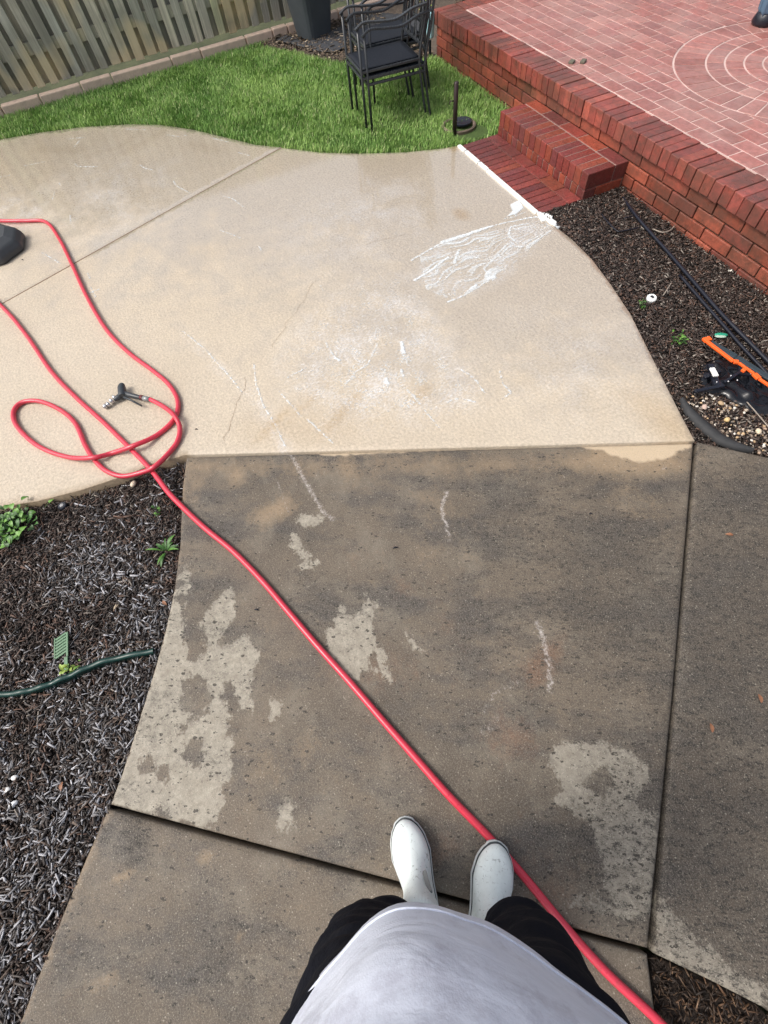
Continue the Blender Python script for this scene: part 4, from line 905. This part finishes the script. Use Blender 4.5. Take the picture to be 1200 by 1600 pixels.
stone((12, 1234), (.011, .009, .008), 'middle of three white pebbles at the left edge', (.78, .78, .76), grp=wr_, z=-.012)
stone((21, 1257), (.016, .011, .008), 'lower and largest of three white pebbles at the left edge', (.72, .74, .76), grp=wr_, z=-.012)
stone((182, 947), (.016, .007, .006), 'flat beige pebble in the middle of the left mulch bed', (.42, .34, .24), grp=wr_, z=-.018)
stone((1142, 424), (.016, .012, .011), 'white pebble by the base of the brick wall', (.7, .68, .6), grp=wr_)
M_OR = simple('orange_leaf', (.25, .11, .055), .6, .4, 80)
for px, z, lb in (((258, 942), -.01, 'orange dry leaf against the walkway edge'), ((96, 1228), -.008, 'orange leaf scrap low in the left mulch'), ((1188, 1092), .003, 'orange leaf on the right slab, upper one'), ((1112, 1138), .003, 'pale orange leaf on the right slab, lower one'), ((1139, 836), .003, 'small red leaf bit on the right slab')):
    b = MB(); leaf(b, (-.012, 0, 0), (.014, .003, .003), .006, (.5, .16, .05), up=.004); o = b.build('dry_leaf', M_OR, smooth=True); o.location = tuple(G(px[0], px[1], z)); o.rotation_euler.z = random.random() * 6; tag(o, lb, 'leaf', 'fallen orange leaves')
# dark crumbs lying on the concrete
for px, l, lb in (((618, 856), .022, 'small black twig on the walkway right of the hose'), ((401, 953), .018, 'short black twig on the walkway left of the hose'), ((923, 803), .014, 'black crumb on the dark walkway near the mildew'), ((307, 671), .014, 'black speck on the tan patio right of the hose loop'), ((35, 406), .016, 'brown twig on the patio beside the umbrella base')):
    q = G(*px, .003); b = MB(); b.tube([(-l / 2, 0, 0), (0, .002, .002), (l / 2, 0, 0)], [.002, .0035, .0015], 6); o = b.build('twig', M_PIPE); o.location = tuple(q); o.rotation_euler.z = ANG + random.uniform(-.4, .8); tag(o, lb, 'twig', 'twigs on the concrete')
# small ring cap under the patio rim
q = G(97, 790, -.02); o = empty('sprinkler_head', tuple(q), 'black ringed sprinkler head in the mulch under the patio edge', 'sprinkler')
b = MB(); b.lathe([(.020, -.04), (.020, .0), (.017, .004), (.011, .004), (.010, -.002)], 20); b.build('body', M_PIPE, o, smooth=False)
b = MB(); b.lathe([(.009, -.001), (.009, .005), (.005, .006)], 14); b.build('cap', simple('grey_cap', (.3, .3, .3), .4), o)
# white round cap
q = G(1018, 466, -.012); o = empty('utility_cap', tuple(q), 'round white plastic cap lying in the dark mulch', 'cap')
b = MB(); b.lathe([(.025, -.012), (.026, .004), (.022, .008), (.012, .008), (.011, .004)], 24); b.build('ring', M_WHITE, o); b = MB(); b.box((0, .002, .010), (.017, .009, .004)); b.build('tab', M_PIPE, o)
o.rotation_euler = (.15, .1, .3)
# black pipes by the wall
def bent(name, pts, r, label, cat, mat=None, z=-.01, grp=None):
    P3 = [tuple(G(x, y, zz)) for x, y, zz in pts]; o = empty(name, P3[0], label, cat, grp); b = MB(); b.tube([Vector(q) - Vector(P3[0]) for q in spline(P3, 6)], r, 8); b.build('tube', mat or M_PIPE, o, smooth=True); return o
gpipe = 'black pipes beside the brick wall'
bent('drip_pipe', [(972, 308, -.01), (1000, 345, .0), (1040, 390, 0), (1080, 436, 0), (1125, 488, 0), (1170, 534, 0), (1230, 595, 0)], .0095, 'thick black pipe lying nearest the wall, running down to the tool pile', 'pipe', grp=gpipe)
bent('drip_pipe', [(1062, 430, -.005), (1100, 474, -.005), (1130, 508, -.005), (1165, 548, -.005), (1225, 612, -.005)], .008, 'second black pipe on the patio side of the thick one', 'pipe', grp=gpipe)
bent('wire_frame', [(935, 328, -.01), (948, 345, 0), (963, 360, .0), (972, 361, 0), (1000, 355, 0)], .004, 'thin black bent wire frame half buried in the mulch by the step', 'wire')
bent('wire_frame', [(975, 341, 0), (990, 337, 0)], .004, 'short thin black rod near the top of the thick pipe', 'wire')
M_TW = simple('pale_root', (.28, .24, .20), .7)
bent('dead_root', [(1020, 358, -.01), (1035, 363, .0), (1047, 360, 0), (1054, 353, .0)], .0035, 'pale curved root at the foot of the brick wall', 'root', M_TW)
bent('dead_root', [(1036, 462, -.01), (1042, 453, 0), (1049, 442, .005)], .0028, 'thin pale twig right of the white cap', 'root', M_TW)
bent('dead_root', [(1167, 628, .0), (1182, 645, .006), (1205, 672, 0)], .0025, 'thin straw stick over the pebbles', 'root', M_TW)
# curved black edging near lower right of patio
ed = MB(); pe = spline([tuple(G(x, y)[:2]) for x, y in [(1066, 622), (1078, 640), (1100, 662), (1125, 682), (1150, 694), (1178, 702)]], 8); n = len(pe); v = []; f = []
for i, q in enumerate(pe):
    t = pe[min(i + 1, n - 1)] - pe[max(i - 1, 0)]; t /= np.linalg.norm(t); nn = np.array([-t[1], t[0]]); ww = .022 * math.sin(math.pi * (i + 1) / (n + 1)) ** .6 + .003
    for s_, z in ((-ww, -.02), (-ww, .002), (0, .008), (ww, -.002), (ww, -.03)): v.append((q[0] + nn[0] * s_, q[1] + nn[1] * s_, z))
for i in range(n - 1):
    for k_ in range(4): a = i * 5 + k_; f.append((a, a + 1, a + 6, a + 5))
ed.add(v, f); o = ed.build('rubber_edging', simple('black_rubber', (.03, .031, .033), .75, .4, 40, .4), smooth=True); tag(o, 'curved black rubber edging flap beside the pebbles', 'edging')
# pebbles
def pebbles():
    b = MB(); poly = rpeb; P_ = np.array(poly); k_ = 0
    ip = G(1150, 600)[:2]
    while k_ < 420:
        p = rng.uniform(P_.min(0), P_.max(0))
        if not inside(p[None], poly)[0]: continue
        r = math.exp(random.uniform(math.log(.0022), math.log(.010))); c = random.choice([(.5, .42, .33), (.62, .58, .52), (.36, .26, .19), (.22, .17, .13), (.48, .34, .2), (.2, .17, .14)])
        b.ball((p[0], p[1], -.022 + r * .4 + random.uniform(0, .006)), (r, r * random.uniform(.6, 1), r * .6), 7, 5, Matrix.Rotation(random.random() * 3, 3, 'Z'), c); k_ += 1
    tag(b.build('gravel', attr_mat('pebble', .55, .2, 90, .2), smooth=True), 'small tan and white gravel below the black tool pile', 'gravel', kind='stuff')
pebbles()
pg = 'larger stones among the gravel'
stone((1101, 636), (.017, .012, .010), 'pinkish rounded stone at the left of the gravel', (.48, .36, .30), z=-.01, grp=pg)
stone((1136, 656), (.012, .012, .010), 'yellowish round stone in the middle of the gravel', (.62, .45, .22), z=-.008, grp=pg)
stone((1185, 674), (.015, .012, .010), 'cream stone at the right of the gravel', (.62, .52, .38), z=-.008, grp=pg)
stone((1127, 630), (.014, .011, .008), 'tan flat stone at the top of the gravel', (.42, .30, .18), z=-.008, grp=pg)
# tool pile: folded sprayer / trimmer with orange rail
tp = G(1150, 580); tool = empty('folded_tool', tuple(tp), 'black folded work stand with an orange rail lying in the mulch', 'tool')
M_ORG = simple('orange_paint', (.85, .13, .02), .4, .1, 60, .1); M_SLATE = simple('slate_plastic', (.030, .045, .055), .45, .25, 60, .1)
def T(x, y, z): return Vector(G(x, y, z)) - tool.location
b = MB()
for p, q, w in (((1101, 531), (1146, 565), .016), ((1146, 565), (1154, 566), .022), ((1154, 567), (1178, 584), .010), ((1178, 584), (1186, 592), .024), ((1186, 592), (1240, 628), .012)): b.bar(T(*p, .055), T(*q, .055), w, .012)
b.bar(T(1099, 532, .055), T(1110, 529, .055), .026, .014); b.bar(T(1160, 580, .062), T(1164, 577, .062), .018, .014); b.build('orange_rail', M_ORG, tool, bevel=.003)
b = MB(); b.bar(T(1109, 535, .05), T(1150, 558, .05), .034, .010); b.bar(T(1150, 558, .048), T(1240, 615, .048), .03, .010); b.build('deck', M_SLATE, tool, bevel=.004)
b = MB()
for p, q, w in (((1085, 612), (1126, 604), .018), ((1120, 598), (1128, 606), .03), ((1131, 598), (1155, 583), .014), ((1155, 570), (1157, 585), .016), ((1150, 584), (1176, 586), .014), ((1110, 570), (1120, 603), .03), ((1100, 590), (1125, 580), .02)):
    b.bar(T(*p, .03), T(*q, .035), w, .016)
b.build('folding_leg', M_PIPE, tool, bevel=.004)
b = MB(); b.box(T(1115.5, 581.5, .052), (.022, .052, .008), rz=math.atan2(*((G(1120, 590) - G(1112, 574))[:2][::-1])) + math.pi / 2); b.build('sticker', M_WHITE, tool, bevel=.001)
mr = simple('bright_rivet', (.7, .7, .72), .3, metal=.5)
for px in ((1142, 587), (1138, 596), (1152, 594), (1173, 584), (1120, 597)): b = MB(); b.ball(T(*px, .045), .0035, 8, 6); b.build('rivet', mr, tool, smooth=True)
# black sheet bag under it
def sheet(name, pxs, z, amp, mat, label, cat, seed, st=.012):
    poly = [tuple(q) for q in G2(pxs)]; P_ = np.array(poly); lo, hi = P_.min(0), P_.max(0)
    gx, gy = np.meshgrid(np.arange(lo[0], hi[0] + st, st), np.arange(lo[1], hi[1] + st, st)); p = np.c_[gx.ravel(), gy.ravel()]; n1, n0 = gx.shape
    ins = sdf(p, poly) + nz(p, 18, seed) * .01 > 0; dd = np.clip(sdf(p, poly) / .05, 0, 1); h = z + dd * amp * (.4 + np.abs(nz(p, 14, seed)) * 1.4) + nz(p, 45, seed) * .004; f = []
    for i in range(n1 - 1):
        for j in range(n0 - 1):
            a = i * n0 + j; qd = (a, a + 1, a + n0 + 1, a + n0)
            if ins[list(qd)].all(): f.append(qd)
    o = npmesh(name, np.c_[p, h], f, mat, smooth=True); s_ = o.modifiers.new('t', 'SOLIDIFY'); s_.thickness = .002; return tag(o, label, cat)
sheet('plastic_sack', [(1092, 590), (1098, 562), (1130, 552), (1170, 572), (1215, 600), (1290, 640), (1290, 690), (1215, 652), (1170, 638), (1130, 616), (1095, 612)], -.022, .035, simple('glossy_black_plastic', (.006, .007, .010), .22, .3, 30, .2), 'crumpled glossy black plastic sack under the orange railed tool', 'sack', 5.)
gt = MB(); gt.ball((0, 0, 0), (.032, .014, .006), 12, 6); o = gt.build('green_scoop', simple('green_plastic', (.02, .28, .17), .4), smooth=True); o.location = tuple(G(1127, 523, -.003)); o.rotation_euler.z = ANG - .1; tag(o, 'small green plastic scrap just above the orange rail', 'plastic scrap')
gt = MB(); gt.ball((0, 0, 0), (.028, .010, .004), 12, 6); o2 = gt.build('pale_edge', simple('pale_green_plastic', (.4, .52, .42), .5), o, smooth=True); o2.location = (-.006, -.014, .001)

#PERSON#
# ------------------------------------------------------------------ the person taking the picture
FW = np.array([-.922, .387]); RT = np.array([.387, .922]); PO = np.array([2.772, -2.765])
per = empty('person', (PO[0], PO[1], 0), 'person looking down, pale blue shirt, black trousers and white rubber boots', 'person')
def L(r, f, z): q = RT * r + FW * f; return Vector((q[0], q[1], z))
def capsule(mb, pts, rs, n=14, fl=(1, 1)):
    pts = [Vector(p) for p in pts]
    for i in range(len(pts) - 1):
        a, b_, ra, rb = pts[i], pts[i + 1], rs[i], rs[i + 1]; d = b_ - a; M_ = d.to_track_quat('Z', 'Y').to_matrix(); vs = []; m = 5; prof = []
        for k_ in range(m): t = math.pi / 2 * (1 - k_ / m); prof.append((ra * math.cos(t) + 1e-4, -ra * math.sin(t)))
        prof.append((ra, 0)); prof.append((rb, d.length))
        for k_ in range(1, m + 1): t = math.pi / 2 * k_ / m; prof.append((rb * math.cos(t) + 1e-4, d.length + rb * math.sin(t)))
        for r_, z in prof:
            for jj in range(n): an = 2 * math.pi * jj / n; vs.append(a + M_ @ Vector((r_ * math.cos(an), r_ * math.sin(an), z)))
        q = len(prof); fs = [(i_ * n + jj, i_ * n + (jj + 1) % n, (i_ + 1) * n + (jj + 1) % n, (i_ + 1) * n + jj) for i_ in range(q - 1) for jj in range(n)] + [tuple(range(n))[::-1], tuple((q - 1) * n + jj for jj in range(n))]
        mb.add(vs, fs)
def fuse(o, vox, it=6):
    r_ = o.modifiers.new('fuse', 'REMESH'); r_.mode = 'VOXEL'; r_.voxel_size = vox; r_.use_smooth_shade = True
    s_ = o.modifiers.new('relax', 'SMOOTH'); s_.iterations = it; s_.factor = .5
    dg = bpy.context.evaluated_depsgraph_get(); me = bpy.data.meshes.new_from_object(o.evaluated_get(dg)); mt = o.data.materials[0]; o.modifiers.clear(); o.data = me
    if not me.materials: me.materials.append(mt)
    me.polygons.foreach_set('use_smooth', [True] * len(me.polygons)); return o
M_SKIN = simple('skin', (.45, .26, .18), .5, .1, 50, .15)
toeL, toeR = G(629, 1279, .03), G(778, 1316, .03)
dL = (toeL - G(657, 1402, .05))[:2]; dL /= np.linalg.norm(dL); dR = (toeR - G(762, 1425, .05))[:2]; dR /= np.linalg.norm(dR)
def loc_(p): return Vector((p[0] - PO[0], p[1] - PO[1], p[2] if len(p) > 2 else 0))
ankL = loc_(np.r_[toeL[:2] - dL * .215, .1]); ankR = loc_(np.r_[toeR[:2] - dR * .215, .1])
# body
b = MB()
for s_, an in ((-1, ankL), (1, ankR)):
    capsule(b, [an, an + L(s_ * .01, -.01, .15), L(.035 + s_ * .15, .01, .52), L(.035 + s_ * .10, -.05, .90)], [.034, .036, .045, .07])
capsule(b, [L(.03, -.07, .95), L(.02, -.09, 1.15), L(.01, -.11, 1.36)], [.11, .085, .085]); capsule(b, [L(-.13, -.11, 1.41), L(.15, -.11, 1.41)], [.05, .05])
capsule(b, [L(0, -.11, 1.40), L(0, -.08, 1.53)], [.058, .052])
hc = L(0, -.06, 1.635); Mh = Matrix.Rotation(math.atan2(FW[1], FW[0]), 3, 'Z') @ Matrix.Rotation(.45, 3, 'Y')
def H(x, y, z): return hc + Mh @ Vector((x, y, z))
b.ball(H(-.01, 0, .02), (.098, .078, .105), 20, 14, Mh); b.ball(H(.035, 0, -.045), (.055, .052, .062), 16, 10, Mh)
capsule(b, [H(.088, 0, .012), H(.108, 0, -.022)], [.010, .015]); b.ball(H(.078, 0, -.06), (.014, .024, .007), 10, 6, Mh); b.ball(H(.078, 0, -.072), (.013, .020, .007), 10, 6, Mh)
for s_ in (-1, 1): b.ball(H(-.005, s_ * .078, -.005), (.022, .012, .032), 10, 8, Mh); b.ball(H(.078, s_ * .032, .026), (.014, .022, .008), 8, 6, Mh)
camL = Vector((CP[0] - PO[0], CP[1] - PO[1], CP[2])); back = -Vector(CR[2]); side = Vector(CR[0])
for s_ in (-1, 1):
    wr2 = camL + back * .16 + side * s_ * .12 - Vector((FW[0], FW[1], 0)) * .07; el = L(s_ * .30, .02, 1.22)
    if s_: el = L(s_ * .32, -.08, 1.25)
    capsule(b, [L(s_ * .17, -.11, 1.41), el], [.052, .042]); capsule(b, [el, el.lerp(wr2, .4), wr2], [.042, .040, .027])
    pal_ = wr2.lerp(camL + back * .10 + side * s_ * .10, .6); capsule(b, [wr2, pal_], [.026, .032]); fd = (camL + back * .05 + side * s_ * .07 - pal_).normalized(); up_ = side.cross(fd).normalized()
    for k_ in range(4):
        o_ = up_ * ((k_ - 1.5) * .019); base = pal_ + o_ + fd * .02; ll = (.026, .030, .028, .022)[k_]
        m1 = base + fd * ll - side * s_ * .006; m2 = m1 + (fd - side * s_ * .9).normalized() * ll * .8; m3 = m2 + (-side * s_ * 1.0 - fd * .2).normalized() * ll * .6; capsule(b, [base, m1, m2, m3], [.0085, .008, .0075, .0065], 8)
    tb0 = pal_ - up_ * .03; capsule(b, [tb0, tb0 - up_ * .02 + fd * .022, tb0 - up_ * .022 + fd * .048 - side * s_ * .01], [.011, .0095, .008], 8)
o = b.build('body', M_SKIN, per, smooth=True); fuse(o, .0055, 3)
b = MB(); b.ball(H(-.022, 0, .036), (.102, .086, .105), 24, 16, Mh); b.v = [tuple(Vector(v) + (Vector(v) - hc).normalized() * .006 * noise.noise(Vector(v) * 45)) for v in b.v]
hm = simple('dark_brown_hair', (.035, .02, .012), .5, .4, 120, .5); b.build('hair', hm, per, smooth=True)
for s_ in (-1, 1):
    b = MB(); b.ball(H(.083, s_ * .032, .012), .0115, 12, 8); b.build('eye', simple('eye_white', (.6, .6, .58), .2), per, smooth=True)
# trousers
b = MB(); HT = .16
for s_, an in ((-1, ankL), (1, ankR)):
    a2 = an + L(s_ * .026, -.045, 0); a2.z = .22; kn = L(.035 + s_ * .158, .0, .52)
    capsule(b, [a2, a2.lerp(kn, .4) + L(s_ * .018, .012, 0), kn, L(.035 + s_ * .12, -.03, .88)], [.080, .082, .084, .118], 20)
capsule(b, [L(-.05, -.06, .90), L(.12, -.06, .90)], [.125, .125]); o = b.build('trousers', simple('black_trousers', (.004, .005, .010), .9, .35, 14, .5, bdist=.006, spec=.2), per)
fuse(o, .009, 8)
for v in o.data.vertices:
    c = v.co; n_ = noise.noise(Vector((c.x * 9, c.y * 9, c.z * 17))) * .018 + noise.noise(Vector((c.x * 22, c.y * 22, c.z * 40))) * .004; v.co = c + v.normal * n_
# shirt: the belly pushes it forward, chest leans back
fr_ = [(-.178, .033), (-.154, .06), (-.112, .096), (-.059, .138), (-.005, .150), (.065, .137), (.122, .113), (.198, .072), (.256, .033), (.286, -.02), (.292, -.08), (.25, -.17), (.14, -.225), (.03, -.235), (-.09, -.22), (-.18, -.165), (-.212, -.09), (-.205, -.02)]
cr, cf = .035, -.05; cl_ = spline(fr_ + [fr_[0]], 8); pa = np.array([math.atan2(q[1] - cf, q[0] - cr) for q in cl_]); pr = np.array([math.hypot(q[1] - cf, q[0] - cr) for q in cl_]); od = np.argsort(pa); pa, pr = pa[od], pr[od]
def rad0(t): t = (t + math.pi) % (2 * math.pi) - math.pi; return float(np.interp(t, pa, pr, period=2 * math.pi))
prof = [(.872, .20, .15, -.045, .995, 0), (.90, .20, .15, -.045, 1.01, 0), (.96, .20, .145, -.05, .975, .0), (1.03, .21, .14, -.05, .92, .10), (1.10, .192, .125, -.06, .8, .5), (1.20, .178, .105, -.085, .75, 1.), (1.30, .18, .10, -.105, .7, 1.), (1.38, .175, .095, -.115, .7, 1.), (1.43, .145, .085, -.115, .7, 1.), (1.475, .085, .072, -.11, .7, 1.)]
ns = 96; vs = []
sp_ = spline([np.array(q) for q in prof], 8)
for z, a_, b_, f0, sc_, bl in sp_:
    bl = min(1, max(0, bl))
    for jj in range(ns):
        t = 2 * math.pi * jj / ns; r0 = rad0(t) * sc_; p0 = np.array([cr + r0 * math.cos(t), cf + r0 * math.sin(t)]); p1_ = np.array([a_ * math.cos(t) + .01, b_ * math.sin(t) + f0]); p_ = p0 * (1 - bl) + p1_ * bl
        w = noise.noise(Vector((math.cos(t) * 1.7, math.sin(t) * 1.7, z * 5))) * .006 + noise.noise(Vector((math.cos(t) * 4, math.sin(t) * 4, z * 11 + 5))) * .0025
        nn = np.array([math.cos(t), math.sin(t)]); p_ = p_ + nn * (w - .004); vs.append(L(p_[0], p_[1], z))
m = len(sp_); b = MB(); b.add(vs, [(i * ns + jj, i * ns + (jj + 1) % ns, (i + 1) * ns + (jj + 1) % ns, (i + 1) * ns + jj) for i in range(m - 1) for jj in range(ns)])
a = N('pale_blue_shirt'); stn = a.rng(a.noise(11, 6, .75), .5, .64, 0, .4); c = a.mix(a.noise(6, 4), (.66, .71, .84), (.74, .78, .88)); c = a.mix(stn, c, (.36, .36, .44))
a.set(Base_Color=c, Roughness=.9); hb = a.bump(a.noise(420, 2), .35, .001); a.bump(a.noise(9, 3, .5, vec=a.mapv((1, 1, 2.6)), dist=.5), .35, .016, hb)
sh = b.build('shirt', a.m, per, smooth=True); s_ = sh.modifiers.new('t', 'SOLIDIFY'); s_.thickness = .003; s_.offset = -1
hem = MB(); k0 = 11; ring = [vs[k0 * ns + jj] for jj in range(ns)]; cen = L(.008, 0, 0); ring = [p + Vector((p.x - cen.x, p.y - cen.y, 0)).normalized() * .0006 for p in ring]
hem.tube(ring + ring[:2], .0018, 6, cap=False); hem.build('hem', a.m, sh, smooth=True)
for s_ in (-1, 1):
    b = MB(); el = L(s_ * .32, -.08, 1.25); a_ = L(s_ * .13, -.11, 1.405); capsule(b, [a_, a_.lerp(el, .72)], [.062, .058], 16); b.build('sleeve', a.m, per, smooth=True)
# boots
M_BOOT = None
a = N('white_rubber'); c = a.mix(a.noise(14, 4), (.74, .82, .82), (.82, .88, .87)); c = a.mix(a.rng(a.noise(60, 5, .75, dist=1.5), .585, .64, 0, .7), c, (.24, .26, .25)); c = a.mix(a.rng(a.noise(7, 5, .7), .55, .7, 0, .3), c, (.45, .50, .48))
a.set(Base_Color=c, Roughness=.42); a.bump(a.noise(30, 4), .2, .002); M_BOOT = a.m
M_SOLE = simple('pale_grey_sole', (.50, .53, .53), .55, .15, 40, .1); M_LINE = simple('dark_grey_foxing', (.05, .06, .065), .5)
def boot(toe, d, label, lift=0.):
    d = Vector((d[0], d[1], 0)); s_ = Vector((-d[1], d[0], 0)); t0 = loc_(toe); t0.z = lift
    def Q(x, y, z): return t0 - d * (.285 - x) + s_ * y + Vector((0, 0, z))      # x from heel 0 to toe .285
    def halfw(x):
        xs = [0, .02, .06, .12, .19, .235, .262, .278, .285]; ws = [.012, .032, .039, .043, .056, .050, .037, .021, .004]; return float(np.interp(x, xs, ws))
    def outline(off):
        xs = np.r_[np.linspace(0, .03, 6), np.linspace(.05, .23, 10), np.linspace(.24, .285, 12)]; up = [(x + (off if x > .27 else (-off if x < .01 else 0)), halfw(x) + off) for x in xs]; return up + [(x, -w) for x, w in up[::-1]]
    def ringloft(mb, rings):
        n = len(rings[0]); k = [p for r_ in rings for p in r_]; mb.add(k, [(i * n + jj, i * n + (jj + 1) % n, (i + 1) * n + (jj + 1) % n, (i + 1) * n + jj) for i in range(len(rings) - 1) for jj in range(n)] + [tuple(range(n))[::-1], tuple((len(rings) - 1) * n + jj for jj in range(n))])
    bo = MB(); ol = outline(.0045); ringloft(bo, [[Q(x, y, z) for x, y in ol] for z in (.0, .019)]); root = bo.build('boot', M_SOLE, per, bevel=.003); tag(root, label)
    ln_ = MB(); ol = outline(.0015); ringloft(ln_, [[Q(x, y, z) for x, y in ol] for z in (.019, .0235)]); ln_.build('welt', M_LINE, root)
    up = MB(); rings = []; 
    for z, x0, x1, wk in ((.0235, 0, .285, 1), (.035, .0, .284, 1.0), (.05, .003, .276, .97), (.062, .006, .262, .9), (.074, .01, .235, .82), (.088, .012, .205, .78), (.105, .014, .18, .82), (.13, .014, .155, .95), (.17, .010, .142, 1.05), (.24, .004, .138, 1.15), (.30, .0, .138, 1.2)):
        r_ = []
        for k_ in range(40):
            t = 2 * math.pi * k_ / 40; ux = (1 + math.cos(t)) / 2; x = x0 + (x1 - x0) * ux; sx = .285 * ux
            if z < .1: w = halfw(sx) * wk * 1.0; w = min(w, halfw(min(x, .285)) * 1.0 if z < .04 else w); y = math.copysign(w, math.sin(t)) if abs(math.sin(t)) > 1e-6 else 0
            if z < .1 and False: pass
            el_ = .047 * wk * math.sin(t); bl = min(1, max(0, (z - .06) / .06)); y = (halfw(sx) * wk * math.copysign(1, math.sin(t)) if abs(math.sin(t)) > 1e-3 else 0) * (1 - bl) + el_ * bl
            r_.append(Q(x, y, z))
        rings.append(r_)
    ringloft(up, rings); o = up.build('upper', M_BOOT, root, smooth=True); sm = o.modifiers.new('s', 'SUBSURF'); sm.levels = sm.render_levels = 2
    return root, Q
rb, Q1 = boot(toeL, dL, 'left white rubber boot with a grey pull tab')
tabb = MB(); tabb.bar(Q1(.155, -.030, .11), Q1(.12, -.036, .19), .012, .006); tabb.build('pull_tab', simple('grey_tab', (.2, .21, .21), .5), rb)
boot(toeR, dR, 'right white rubber boot stepping on the red hose', .017)
